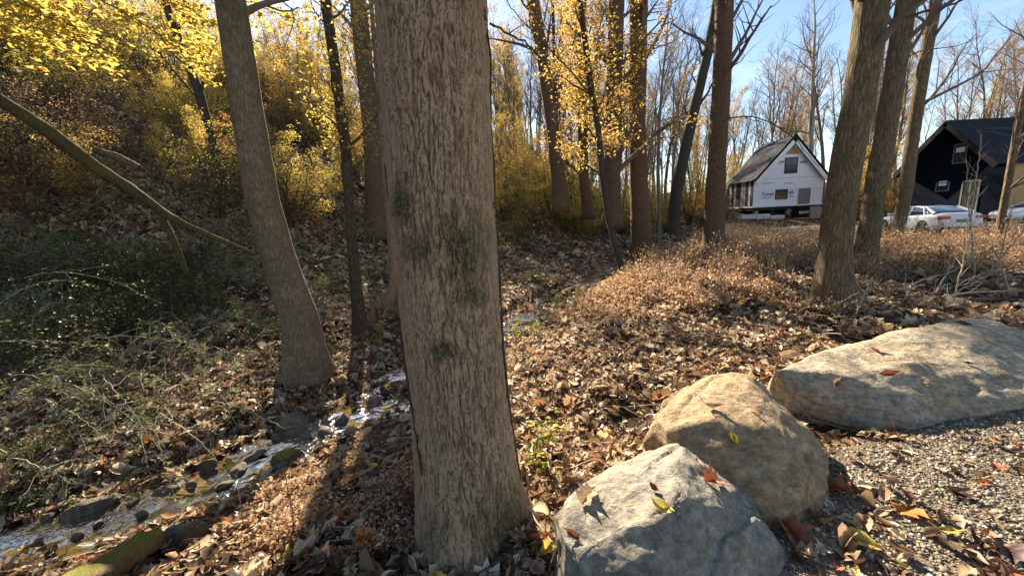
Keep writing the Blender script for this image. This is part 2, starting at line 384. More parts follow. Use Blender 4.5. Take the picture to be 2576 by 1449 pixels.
def soil_mat():
    m, n, l, b = new_mat('leafy_soil')
    tc = n.new('ShaderNodeTexCoord'); P_ = tc.outputs['Object']
    nz = noise_tex(n, l, P_, 3, 3)
    wv = n.new('ShaderNodeVectorMath'); wv.operation = 'MULTIPLY_ADD'; l.new(nz.outputs['Color'], wv.inputs[0]); wv.inputs[1].default_value = (.1, .1, .1); l.new(P_, wv.inputs[2])
    vo = n.new('ShaderNodeTexVoronoi'); vo.inputs['Scale'].default_value = 15; l.new(wv.outputs[0], vo.inputs['Vector'])
    r_ = ramp(n, l, vo.outputs['Color'], [(0.05, (0.035, 0.022, 0.014)), (0.3, (0.13, 0.07, 0.04)), (0.5, (0.22, 0.125, 0.07)), (0.65, (0.10, 0.045, 0.026)), (0.9, (0.30, 0.20, 0.115))])
    sep = n.new('ShaderNodeSeparateColor'); l.new(vo.outputs['Color'], sep.inputs[0]); l.new(sep.outputs[0], r_.inputs[0])
    dk = noise_tex(n, l, P_, 2.2, 5, 0.7)
    c = mixc(n, l, ramp(n, l, dk.outputs[0], [(0.42, (1, 1, 1)), (0.6, (0, 0, 0))]).outputs[0], r_.outputs[0], (0.030, 0.020, 0.013))
    at = n.new('ShaderNodeAttribute'); at.attribute_name = 'lot'
    gn = noise_tex(n, l, P_, 90, 4, 0.7); gr = ramp(n, l, gn.outputs[0], [(0.3, (0.10, 0.08, 0.06)), (0.7, (0.36, 0.29, 0.21))])
    c = mixc(n, l, at.outputs['Fac'], c, gr.outputs[0])
    a2 = n.new('ShaderNodeAttribute'); a2.attribute_name = 'bed'
    bn = noise_tex(n, l, P_, 14, 5, 0.7); br = ramp(n, l, bn.outputs[0], [(0.3, (0.020, 0.014, 0.008)), (0.55, (0.065, 0.042, 0.02)), (0.75, (0.15, 0.10, 0.05))])
    c = mixc(n, l, a2.outputs['Fac'], c, br.outputs[0])
    l.new(c, b.inputs['Base Color']); b.inputs['Roughness'].default_value = 0.95; b.inputs['Specular IOR Level'].default_value = 0.1
    h = math_n(n, l, 'ADD', vo.outputs['Distance'], gn.outputs[0])
    bump(n, l, h, 0.8, 0.03, b)
    return m
M['soil'] = soil_mat()

def rock_mat(name, base, dark, light, warm=None, scale=1.0, moss=0.0, strata=0.5):
    m, n, l, b = new_mat(name)
    tc = n.new('ShaderNodeTexCoord'); P_ = tc.outputs['Object']
    n1 = noise_tex(n, l, P_, 2.2 * scale, 8, 0.62, 0.6); n2 = noise_tex(n, l, P_, 22 * scale, 8, 0.7); n3 = noise_tex(n, l, P_, 110 * scale, 5, 0.7)
    mp = n.new('ShaderNodeMapping'); mp.inputs['Rotation'].default_value = (0.35, 0.25, 0.5); mp.inputs['Scale'].default_value = (3 * scale, 5 * scale, 26 * scale); l.new(P_, mp.inputs[0])
    n4 = noise_tex(n, l, mp.outputs[0], 1.0, 7, 0.65, 0.8)
    r1 = ramp(n, l, n1.outputs[0], [(0.3, dark), (0.5, base), (0.72, light)])
    c = r1.outputs[0]
    if warm: c = mixc(n, l, ramp(n, l, noise_tex(n, l, P_, 3.1 * scale, 6, 0.6, 0.5).outputs[0], [(0.42, (0, 0, 0)), (0.62, (.8, .8, .8))]).outputs[0], c, warm)
    c = mixc(n, l, 0.75, c, ramp(n, l, n2.outputs[0], [(0.34, (0.34, 0.32, 0.30)), (0.62, (1.35, 1.32, 1.25))]).outputs[0], 'MULTIPLY')
    c = mixc(n, l, strata, c, ramp(n, l, n4.outputs[0], [(0.35, (0.5, 0.47, 0.43)), (0.6, (1.22, 1.2, 1.14))]).outputs[0], 'MULTIPLY')
    wv = n.new('ShaderNodeTexVoronoi'); wv.feature = 'DISTANCE_TO_EDGE'; wv.inputs['Scale'].default_value = 3.2 * scale
    wn_ = noise_tex(n, l, P_, 6 * scale, 6); va = n.new('ShaderNodeVectorMath'); va.operation = 'MULTIPLY_ADD'; l.new(wn_.outputs['Color'], va.inputs[0]); va.inputs[1].default_value = (.55, .55, .55); l.new(P_, va.inputs[2]); l.new(va.outputs[0], wv.inputs['Vector'])
    lich = ramp(n, l, noise_tex(n, l, P_, 48 * scale, 6, 0.8, 1.5).outputs[0], [(0.66, (0, 0, 0)), (0.72, (1, 1, 1))])
    area = ramp(n, l, noise_tex(n, l, P_, 5 * scale, 4).outputs[0], [(0.5, (0, 0, 0)), (0.6, (1, 1, 1))])
    c = mixc(n, l, math_n(n, l, 'MULTIPLY', lich.outputs[0], math_n(n, l, 'MULTIPLY', area.outputs[0], 0.75)), c, tuple(min(0.75, x * 1.9 + 0.08) for x in base))
    ck = ramp(n, l, wv.outputs['Distance'], [(0.0, (1, 1, 1)), (0.022, (0, 0, 0))]); c = mixc(n, l, math_n(n, l, 'MULTIPLY', ck.outputs[0], ramp(n, l, n1.outputs[0], [(0.45, (0, 0, 0)), (0.6, (.8, .8, .8))]).outputs[0]), c, tuple(x * 0.2 for x in base))
    if moss:
        ge = n.new('ShaderNodeNewGeometry'); sx_ = n.new('ShaderNodeSeparateXYZ'); l.new(ge.outputs['Normal'], sx_.inputs[0])
        mf = math_n(n, l, 'ADD', math_n(n, l, 'MULTIPLY', sx_.outputs[2], 0.5), noise_tex(n, l, P_, 6, 6, 0.75).outputs[0])
        c = mixc(n, l, ramp(n, l, mf, [(1.08 - moss, (0, 0, 0)), (1.22 - moss, (1, 1, 1))]).outputs[0], c, ramp(n, l, n3.outputs[0], [(0.3, (0.07, 0.075, 0.012)), (0.7, (0.26, 0.24, 0.04))]).outputs[0])
    l.new(c, b.inputs['Base Color']); b.inputs['Roughness'].default_value = 0.85; b.inputs['Specular IOR Level'].default_value = 0.25
    h = math_n(n, l, 'ADD', math_n(n, l, 'MULTIPLY', n4.outputs[0], 0.9), math_n(n, l, 'ADD', math_n(n, l, 'MULTIPLY', n2.outputs[0], 0.7), math_n(n, l, 'MULTIPLY', n3.outputs[0], 0.10)))
    bump(n, l, h, 1.0, 0.034 / scale ** 0.5, b)
    return m
M['rock_grey'] = rock_mat('rock_grey', (0.29, 0.28, 0.25), (0.155, 0.15, 0.14), (0.42, 0.405, 0.35), warm=(0.32, 0.28, 0.215))
M['rock_tan'] = rock_mat('rock_tan', (0.34, 0.255, 0.165), (0.20, 0.15, 0.095), (0.46, 0.37, 0.25), warm=(0.35, 0.235, 0.13))
M['rock_pale'] = rock_mat('rock_pale', (0.37, 0.32, 0.245), (0.25, 0.215, 0.165), (0.45, 0.40, 0.32), warm=(0.40, 0.31, 0.20))
M['rock_creek'] = rock_mat('rock_creek', (0.17, 0.15, 0.115), (0.075, 0.065, 0.05), (0.27, 0.245, 0.19), scale=3.0)
M['rock_moss'] = rock_mat('rock_mossy', (0.14, 0.12, 0.085), (0.06, 0.05, 0.035), (0.2, 0.18, 0.13), scale=3.0, moss=0.35)

def water_mat():
    m, n, l, b = new_mat('creek_water')
    tc = n.new('ShaderNodeTexCoord'); P_ = tc.outputs['Object']
    b.inputs['Base Color'].default_value = (0.80, 0.74, 0.62, 1); b.inputs['Roughness'].default_value = 0.07; b.inputs['IOR'].default_value = 1.33
    b.inputs['Transmission Weight'].default_value = 1.0
    n1 = noise_tex(n, l, P_, 7, 2, 0.6, 1.0); n2 = noise_tex(n, l, P_, 34, 1.5, 0.6, 0.8)
    rf = ramp(n, l, noise_tex(n, l, P_, 1.6, 3, 0.6).outputs[0], [(0.46, (0.06, 0.06, 0.06)), (0.60, (1, 1, 1))])
    h = math_n(n, l, 'MULTIPLY', rf.outputs[0], math_n(n, l, 'ADD', math_n(n, l, 'MULTIPLY', n1.outputs[0], 1.6), math_n(n, l, 'MULTIPLY', n2.outputs[0], 0.8)))
    bump(n, l, h, 1.0, 0.0105, b)
    tr = n.new('ShaderNodeBsdfTransparent'); tr.inputs[0].default_value = (0.55, 0.43, 0.28, 1)
    gl = n.new('ShaderNodeBsdfGlossy'); gl.inputs['Roughness'].default_value = 0.03
    l.new(b.inputs['Normal'].links[0].from_socket, gl.inputs['Normal'])
    fr = n.new('ShaderNodeFresnel'); fr.inputs[0].default_value = 1.22; l.new(b.inputs['Normal'].links[0].from_socket, fr.inputs['Normal'])
    mx = n.new('ShaderNodeMixShader'); l.new(fr.outputs[0], mx.inputs[0]); l.new(tr.outputs[0], mx.inputs[1]); l.new(gl.outputs[0], mx.inputs[2])
    l.new(mx.outputs[0], n['Material Output'].inputs[0]); n.remove(b)
    return m
M['water'] = water_mat()
M['pebble'] = leaf_mat('pebbles', [(0, (0.04, 0.033, 0.024)), (0.35, (0.11, 0.085, 0.055)), (0.7, (0.21, 0.165, 0.11)), (0.93, (0.38, 0.32, 0.23)), (1, (0.60, 0.58, 0.52))], 'obj', 0.0, rough=0.7)

# ------------------------------------------------------------------ ground sheet and water
def build_ground():
    rr = np.concatenate([[0.0], np.geomspace(0.25, 14, 290), np.geomspace(14.35, 420, 90)])
    th = np.linspace(-math.pi, math.pi, 541)[:-1]
    # denser in front of the camera
    th = th + 0.55 * np.sin(-th) * 0.9
    X = rr[:, None] * np.sin(th)[None]; Y = rr[:, None] * np.cos(th)[None]
    Z = ground(X.ravel(), Y.ravel()).reshape(X.shape)
    nr, nt = X.shape
    V = np.stack([X, Y, Z], -1).reshape(-1, 3)
    i = np.arange(nr - 1)[:, None] * nt; j = np.arange(nt)[None]; jn = (j + 1) % nt
    F = np.stack([i + j, i + nt + j, i + nt + jn, i + jn], -1).reshape(-1, 4)
    s = creek_s(V[:, 0], V[:, 1]); w = creek_w(V[:, 0], V[:, 1])
    bed = 1 - smooth(w - 0.06, w + 0.12, np.abs(s))
    me = np_mesh('ground', V, F, True, {'lot': lot_mask(V[:, 0], V[:, 1]) * (s < 0), 'bed': bed})
    tag(link('ground', me, M['soil']), 'leaf covered forest floor with a creek bed and gravel', kind='structure')
build_ground()
def build_water():
    pts = []; acc = 0
    C_ = CREEK[1:-1]
    seg = np.diff(C_, axis=0); L = np.hypot(seg[:, 0], seg[:, 1]); cum = np.concatenate([[0], np.cumsum(L)])
    t = np.linspace(0, cum[-1], 260)
    cx = np.interp(t, cum, C_[:, 0]); cy_ = np.interp(t, cum, C_[:, 1])
    for _ in range(3):
        cx[1:-1] = (cx[:-2] + cx[1:-1] * 2 + cx[2:]) / 4; cy_[1:-1] = (cy_[:-2] + cy_[1:-1] * 2 + cy_[2:]) / 4
    dx, dy = np.gradient(cx), np.gradient(cy_); n_ = np.hypot(dx, dy); nx, ny = -dy / n_, dx / n_
    k = np.linspace(-0.85, 0.85, 25)
    X = cx[:, None] + nx[:, None] * k; Y = cy_[:, None] + ny[:, None] * k
    Z = WATER_Z + 0.006 * fbm(X.ravel() * 6, Y.ravel() * 6, seed=21).reshape(X.shape)
    V = np.stack([X, Y, Z], -1).reshape(-1, 3); a, b = X.shape
    i = np.arange(a - 1)[:, None] * b; j = np.arange(b - 1)[None]
    F = np.stack([i + j, i + j + 1, i + b + j + 1, i + b + j], -1).reshape(-1, 4)
    tag(link('creek_water', np_mesh('creek_water', V, F), M['water']), 'shallow rippling creek water', kind='structure')
build_water()

# ------------------------------------------------------------------ rocks
def hull_rock(name, pts, voxel, mat, amp=0.03, fine=0.008, seed=0, smooth_it=4, chips=6, cut=0.05):
    bm = bmesh.new()
    for p in pts: bm.verts.new(p)
    bmesh.ops.convex_hull(bm, input=bm.verts)
    loose = [v for v in bm.verts if not v.link_faces]
    bmesh.ops.delete(bm, geom=loose, context='VERTS')
    me = bpy.data.meshes.new('tmp'); bm.to_mesh(me); bm.free()
    o = bpy.data.objects.new('tmp', me); COL.objects.link(o)
    md = o.modifiers.new('r', 'REMESH'); md.mode = 'VOXEL'; md.voxel_size = voxel; md.use_smooth_shade = True
    ms = o.modifiers.new('s', 'SMOOTH'); ms.iterations = smooth_it; ms.factor = 0.6
    dg = bpy.context.evaluated_depsgraph_get(); dg.update()
    out = bpy.data.meshes.new_from_object(o.evaluated_get(dg))
    bpy.data.objects.remove(o); bpy.data.meshes.remove(me)
    nv = len(out.vertices); co = np.empty(nv * 3, np.float32); out.vertices.foreach_get('co', co); co = co.reshape(-1, 3).astype(float)
    nm = np.empty(nv * 3, np.float32); out.vertex_normals.foreach_get('vector', nm); nm = nm.reshape(-1, 3)
    d = amp * fbm(co[:, 0] * 2.2 + seed, co[:, 1] * 2.2, co[:, 2] * 3.0, oct=3, seed=seed)
    # flat chips: random planes cut into the surface
    rc = np.random.default_rng(seed + 1000); ext = np.ptp(co, axis=0).max()
    for k in range(chips):
        nk = rc.normal(0, 1, 3); nk[1] -= 0.9; nk[2] = abs(nk[2]) * 0.8; nk /= np.linalg.norm(nk)
        sp = co @ nk; off_ = sp.max() - rc.uniform(0.02, cut) * ext; exc = sp - off_; m = exc > 0
        co[m] -= nk * (exc[m] * 0.9)[:, None]
    t = co @ np.array([0.25, -0.30, 0.92]) * 11 + 1.2 * fbm(co[:, 0] * 1.3, co[:, 1] * 1.3, co[:, 2] * 1.3, seed=seed + 4)
    d += amp * 0.28 * smooth(0, 0.9, t % 1) * smooth(0.0, 0.3, fbm(co[:, 0] * 1.1, co[:, 1] * 1.1, co[:, 2] * 1.1, seed=seed + 9))
    d += fine * fbm(co[:, 0] * 14, co[:, 1] * 14, co[:, 2] * 14, seed=seed + 2, oct=4)
    ridge = 1 - np.abs(fbm(co[:, 0] * 3.2, co[:, 1] * 3.2, co[:, 2] * 3.2, seed=seed + 7, oct=3)) * 2
    d += amp * 0.30 * (ridge - 0.6)
    co = co + nm * d[:, None]
    out.vertices.foreach_set('co', co.astype(np.float32).ravel()); out.name = name
    for p in out.polygons: p.use_smooth = True
    out.materials.clear(); out.update()
    c = co.mean(0); c[2] = co[:, 2].min()
    out.transform(Matrix.Translation(Vector(-c)))
    ob = link(name, out, mat); ob.location = c
    return ob
A = at_y
g_pts = [A(1368, 1440, 1.28), A(1385, 1300, 1.50), A(1420, 1255, 1.62), A(1485, 1185, 1.80), A(1530, 1142, 1.92), A(1612, 1128, 1.98), A(1697, 1094, 2.02), A(1750, 1125, 1.98),
         A(1845, 1200, 1.86), A(1888, 1222, 1.82), A(1940, 1290, 1.72), A(1925, 1370, 1.60), A(1905, 1440, 1.50), A(1620, 1225, 1.52), A(1700, 1260, 1.46), A(1530, 1300, 1.36), A(1640, 1440, 1.18), A(1780, 1440, 1.24), A(1400, 1449, 1.20)]
_gc = np.mean(g_pts, axis=0); g_pts = [tuple(_gc + (np.array(p) - _gc) * np.array([1.09, 1.05, 1.06])) for p in g_pts]
g_pts += [(p[0], p[1], -0.15) for p in g_pts[:13]] + [(0.28, 1.02, -0.2), (0.9, 0.98, -0.2), (1.2, 1.2, -0.2)]
boulder_grey = hull_rock('boulder', g_pts, 0.013, M['rock_grey'], amp=0.05, fine=0.014, seed=3, smooth_it=0, chips=46, cut=0.065)
tag(boulder_grey, 'angular blue-grey boulder at the foot of the big trunk, nearest of the three', 'boulder', 'boulders lining the gravel')
t_pts = [A(1608, 1060, 2.35), A(1622, 1030, 2.5), A(1690, 975, 2.7), A(1740, 948, 2.8), A(1850, 938, 2.75), A(1935, 942, 2.7), A(1965, 985, 2.55), A(2020, 1020, 2.45), A(2085, 1100, 2.25), A(2086, 1150, 2.15),
         A(2066, 1250, 1.86), A(2050, 1312, 1.64), A(1985, 1375, 1.50), A(1900, 1070, 2.05), A(1780, 1060, 2.05), A(1690, 1085, 2.05), A(1620, 1110, 2.2), A(1960, 1110, 2.0), A(1650, 1180, 1.95), A(1800, 1200, 1.85)]
t_pts += [(p[0], p[1], -0.15) for p in t_pts[:13]]
boulder_tan = hull_rock('boulder', t_pts, 0.016, M['rock_tan'], amp=0.055, fine=0.011, seed=8, smooth_it=1, chips=26, cut=0.055)
tag(boulder_tan, 'rounded tan-brown boulder in the middle of the three, with flaked crest', 'boulder', 'boulders lining the gravel')
p_pts = [A(1948, 930, 2.95), A(2000, 905, 3.1), A(2080, 888, 3.4), A(2200, 862, 3.6), A(2300, 835, 3.75), A(2380, 805, 3.85), A(2450, 796, 3.8), A(2520, 805, 3.7), A(2600, 850, 3.6), A(2720, 900, 3.4),
         A(1985, 985, 2.72), A(2050, 1045, 2.60), A(2130, 1075, 2.52), A(2230, 1088, 2.46), A(2330, 1080, 2.46), A(2420, 1065, 2.5), A(2500, 1040, 2.55), A(2600, 1000, 2.65), A(2750, 990, 2.8),
         A(2060, 960, 2.75), A(2200, 930, 2.85), A(2400, 900, 3.0), A(2550, 900, 3.1), A(2150, 1000, 2.62), A(2400, 1000, 2.68)]
p_pts += [(p[0] * 0.99 + 0.04, p[1] + 0.2, -0.15) for p in p_pts[:10]] + [(p[0], p[1] + 0.14, -0.12) for p in p_pts[11:19]]
boulder_pale = hull_rock('boulder', p_pts, 0.020, M['rock_pale'], amp=0.05, fine=0.008, seed=15, smooth_it=3, chips=10, cut=0.03)
tag(boulder_pale, 'long pale sandstone slab boulder, farthest and largest of the three, thin crack on top', 'boulder', 'boulders lining the gravel')

def rock_pts(r, c, a, b, h, rz, n=16):
    P_ = []
    for k in range(n):
        v = r.normal(0, 1, 3); v /= np.linalg.norm(v); v *= r.uniform(0.8, 1.0)
        x, y = v[0] * a, v[1] * b
        P_.append((c[0] + x * math.cos(rz) - y * math.sin(rz), c[1] + x * math.sin(rz) + y * math.cos(rz), c[2] + v[2] * h))
    return P_
rr_ = np.random.default_rng(21)
def creek_rock(px, py, wpx, hpx, label, mat='rock_creek', rz=0.4, zlift=0.0, asp=0.6, grp=None):
    p = on_ground(px, py + hpx * 0.35); d = depth(p); a = wpx / 2 / FPX * d
    inw = abs(creek_s(p[0:1], p[1:2])[0]) < creek_w(p[0:1], p[1:2])[0]
    c = (p[0], p[1] + a * asp * 0.3, (max(p[2], WATER_Z) + 0.015 if inw else p[2]) + zlift)
    o = hull_rock('creek_stone' if grp else 'rock', rock_pts(rr_, c, a * 1.12, a * asp * 1.1, max(0.6 * hpx / FPX * d, 0.03), rz), max(a / 11, 0.008), M[mat], amp=a * 0.14, fine=a * 0.04, seed=int(px) % 97, smooth_it=1, chips=12, cut=0.13)
    tag(o, label, 'rock', grp); return o
creek_rock(462, 1338, 150, 100, 'grey creek rock with a flat sloping top beside the mossy log', rz=0.9, zlift=0.05, asp=0.45)
creek_rock(516, 1196, 56, 40, 'small mossy dome of rock standing in the sparkling water', 'rock_moss', zlift=0.03)
creek_rock(735, 1075, 140, 70, 'dark flat rock in the shadow of the leaning tree', rz=0.7, asp=0.8, zlift=-0.02)
creek_rock(720, 1165, 130, 50, 'mossy ledge of rock on the near edge of the creek', 'rock_moss', rz=0.7, asp=0.35, zlift=0.03)
creek_rock(410, 1255, 90, 30, 'low dark stone splitting the water', rz=0.6, asp=0.4)
creek_rock(230, 1300, 130, 50, 'wet dark rock below the left bank', rz=0.5, asp=0.5)
creek_rock(1510, 812, 75, 34, 'whitish stone on a dark hump in the leaf litter', 'rock_pale', zlift=0.03)
creek_rock(505, 1410, 60, 40, 'yellow-green mossy stone at the foot of the grey creek rock', 'rock_moss', zlift=0.02)
creek_rock(905, 1095, 70, 40, 'grey stone on the bank left of the big trunk', zlift=0.0)
creek_rock(1130, 1425, 40, 36, 'small pale stone at the foot of the big trunk', 'rock_pale')
for k, (px, py) in enumerate([(300, 1250), (560, 1240), (640, 1165), (690, 1120), (860, 1075), (905, 985), (1360, 800), (1420, 790), (1440, 735), (1550, 668), (1500, 665), (1600, 668), (120, 1330), (350, 1190), (590, 1080), (780, 1010), (1335, 845), (60, 1260), (200, 1380), (480, 1235), (530, 1290), (600, 1200), (700, 1200), (770, 1120), (820, 1110), (250, 1350), (360, 1320), (100, 1400), (940, 1030), (880, 1010), (330, 1290)]):
    creek_rock(px, py, rr_.uniform(30, 66), rr_.uniform(16, 30), 'small wet stone lying in the creek bed', rz=rr_.uniform(0, 3), grp='small stones along the creek')
for k, (px, py, w) in enumerate([(2437, 638, 34), (2425, 655, 26), (2410, 668, 30), (2396, 680, 28), (2386, 694, 26), (2378, 706, 28), (2374, 718, 24), (2420, 682, 20)]):
    creek_rock(px, py, w, 20, 'pale rounded stone topping the row of stones by the driveway' if k == 0 else 'grey stone in the short row leading down from the driveway', 'rock_pale' if k < 2 else 'rock_creek', grp='row of stones by the driveway', zlift=0.05)

# ------------------------------------------------------------------ big trunk with real bark relief
def big_trunk():
    ctrl = [(1207, 1425, 306), (1202, 1390, 292), (1188, 1300, 268), (1180, 1250, 262), (1157, 1000, 250), (1132, 750, 256), (1112, 500, 262), (1098, 250, 270), (1085, 0, 282)]
    base = on_ground(1205, 1405); Y0 = base[1] + 0.24
    C_ = np.array([at_y(x, y, Y0) for x, y, w in ctrl]); W = np.array([w * depth(c) / FPX / 2 * 0.955 for (x, y, w), c in zip(ctrl, C_)])
    zs = C_[:, 2]; o_ = np.argsort(zs); zs = zs[o_]; cx = C_[o_, 0]; w_ = W[o_]
    top = zs[-1]; slope = (cx[-1] - cx[0]) / (zs[-1] - zs[0])
    z = np.concatenate([np.linspace(zs[0] - 0.25, top + 0.25, 760), np.linspace(top + 0.3, 11, 60)])
    X = np.interp(z, zs, cx); X = np.where(z > top, cx[-1] + slope * (z - top), X); Rr = np.interp(z, zs, w_); Rr = np.where(z > top, w_[-1] * (1 - 0.045 * (z - top)), Rr)
    z0 = gz(X[0], Y0)
    nth = 400; th = np.linspace(0, 2 * np.pi, nth, endpoint=False)
    TH, ZZ = np.meshgrid(th, z)
    flare = 0.055 * np.exp(-(ZZ - z0).clip(0) / 0.16) * (0.75 + 0.5 * np.sin(TH * 3 + 0.9) + 0.35 * np.sin(TH * 5 + 2))
    rad = Rr[:, None] + flare + 0.012 * fbm(np.cos(TH) * 1.5, np.sin(TH) * 1.5, ZZ * 0.9, oct=3, seed=31)
    # bark: tall interlaced plates; distance between the two nearest cells gives the furrows
    wz = ZZ + 0.10 * fbm(np.cos(TH) * 3, np.sin(TH) * 3, ZZ * 3, seed=40, oct=3)
    wt = TH + 0.06 * fbm(np.cos(TH) * 5, np.sin(TH) * 5, ZZ * 9, seed=41, oct=3)
    na_ = np.abs(fbm(np.cos(wt) * 15, np.sin(wt) * 15, wz * 7.5, seed=42, oct=3)); nb_ = np.abs(fbm(np.cos(wt) * 27, np.sin(wt) * 27, wz * 18, seed=43, oct=3))
    nc_ = np.abs(vnoise(np.cos(wt) * 17, np.sin(wt) * 17, wz * 26, seed=44))
    fn = fbm(np.cos(TH) * 34, np.sin(TH) * 34, ZZ * 40, seed=57, oct=3)
    plate = (0.25 + 0.75 * smooth(0.0, 0.13, na_ + 0.03 * fn)) * (0.45 + 0.55 * smooth(0.0, 0.12, nb_ + 0.03 * fn)) * (0.7 + 0.3 * smooth(0, 0.15, nc_))
    rel = 0.015 * plate + 0.004 * fbm(np.cos(TH) * 9, np.sin(TH) * 9, ZZ * 10, seed=51, oct=3) + 0.0025 * fn
    rad = rad + rel - 0.008
    V = np.stack([X[:, None] + rad * np.cos(TH), Y0 + rad * np.sin(TH), ZZ], -1)
    # moss patches, seen on the camera side
    moss = np.zeros(TH.shape); PX, PY, _ = project(V.reshape(-1, 3)); PX = PX.reshape(TH.shape); PY = PY.reshape(TH.shape)
    for mx, my, sx_, sy_, s_ in [(1112, 880, 42, 36, 0.65), (1060, 620, 80, 65, 0.50), (1170, 620, 100, 110, 0.55), (1185, 740, 60, 60, 0.56), (1012, 500, 38, 80, 0.58), (1130, 560, 70, 70, 0.46), (1150, 1100, 120, 90, 0.26), (1260, 1320, 110, 150, 0.50), (1100, 1360, 80, 120, 0.44), (1240, 900, 30, 300, 0.26)]:
        moss = np.maximum(moss, s_ * np.exp(-((PX - mx) / sx_) ** 2 - ((PY - my) / sy_) ** 2))
    n_ = len(z); i = np.arange(n_ - 1)[:, None] * nth; j = np.arange(nth)[None]; jn = (j + 1) % nth
    F = np.stack([i + j, i + jn, i + nth + jn, i + nth + j], -1).reshape(-1, 4)
    Vf = V.reshape(-1, 3); org = np.array([X[0], Y0, z0])
    root = empty('tree', org)
    tag(root, 'massive grey-brown trunk with furrowed bark and moss patches, in front of everything', 'tree')
    me = np_mesh('trunk', Vf - org, F, True, {'moss': moss.ravel(), 'plate': plate.ravel()})
    link('trunk', me, M['bark_big'], root)
    r = np.random.default_rng(3)
    tp = np.stack([X, np.full_like(X, Y0), z], -1)[-55:]; tr_ = Rr[-55:]
    lim = branch_out(r, (tp, tr_), 9, 4.5, 0.09, 0.45, 0.9, 8, 0.12, 0.08)
    tw = []
    for p in lim: tw += branch_out(r, p, 7, 1.6, 0.022, 0.25, 0.8, 5, 0.18, 0.05, sides=4)
    link('crown', tubes_mesh('crown', [(p[0] - org, p[1], p[2]) for p in lim + tw]), M['bark_far'], root)
    # vines clinging to the trunk
    def vine(pts_px, r0, label, off=0.006):
        P_ = []
        zz = []
        for (px, py, side) in pts_px:
            q = at_y(px, py, Y0); zc = q[2]; k = int(np.argmin(np.abs(z - zc)))
            dx = np.clip((q[0] - X[k]) / (Rr[k] + 0.02), -0.999, 0.999); yy = -math.sqrt(1 - dx * dx) if side else 0
            ang = math.atan2(yy if side else 0.0001, dx); ti = int(((ang % (2 * np.pi)) / (2 * np.pi)) * nth) % nth
            rr0 = rad[k, ti] + off
            P_.append((X[k] + rr0 * math.cos(ang), Y0 + rr0 * math.sin(ang), z[k]))
        P_ = np.array(P_); t = np.linspace(0, 1, len(P_)); tt = np.linspace(0, 1, 90)
        Q = np.stack([np.interp(tt, t, P_[:, a]) for a in range(3)], -1)
        Q[:, 0] += 0.004 * fbm(tt * 14, tt * 0, seed=int(r0 * 9999), oct=3); Q[:, 1] -= 0.003
        o = link('vine', tubes_mesh('vine', [(Q - Q[0], r0 * np.linspace(1.2, 0.7, 90), 6)]), M['twig'])
        o.location = Q[0]; tag(o, label, 'vine')
    vine([(1300, 1330, 1), (1313, 1200, 1), (1300, 1080, 1), (1283, 980, 1), (1270, 850, 1), (1262, 700, 1), (1255, 560, 1), (1248, 430, 1), (1240, 300, 1), (1236, 150, 1), (1228, 20, 1), (1225, -60, 1)], 0.006, 'thick dark vine running up the right edge of the massive trunk')
    vine([(1080, 1130, 1), (1060, 1050, 1), (1040, 950, 1), (1012, 820, 1), (995, 700, 1), (985, 560, 1), (978, 420, 1)], 0.005, 'thin vine running up the left edge of the massive trunk')
    vine([(1305, 1300, 1), (1290, 1350, 1), (1240, 1372, 1), (1215, 1385, 1)], 0.006, 'short root-like vine bending round the foot of the massive trunk')
    return root, Y0
big_trunk()

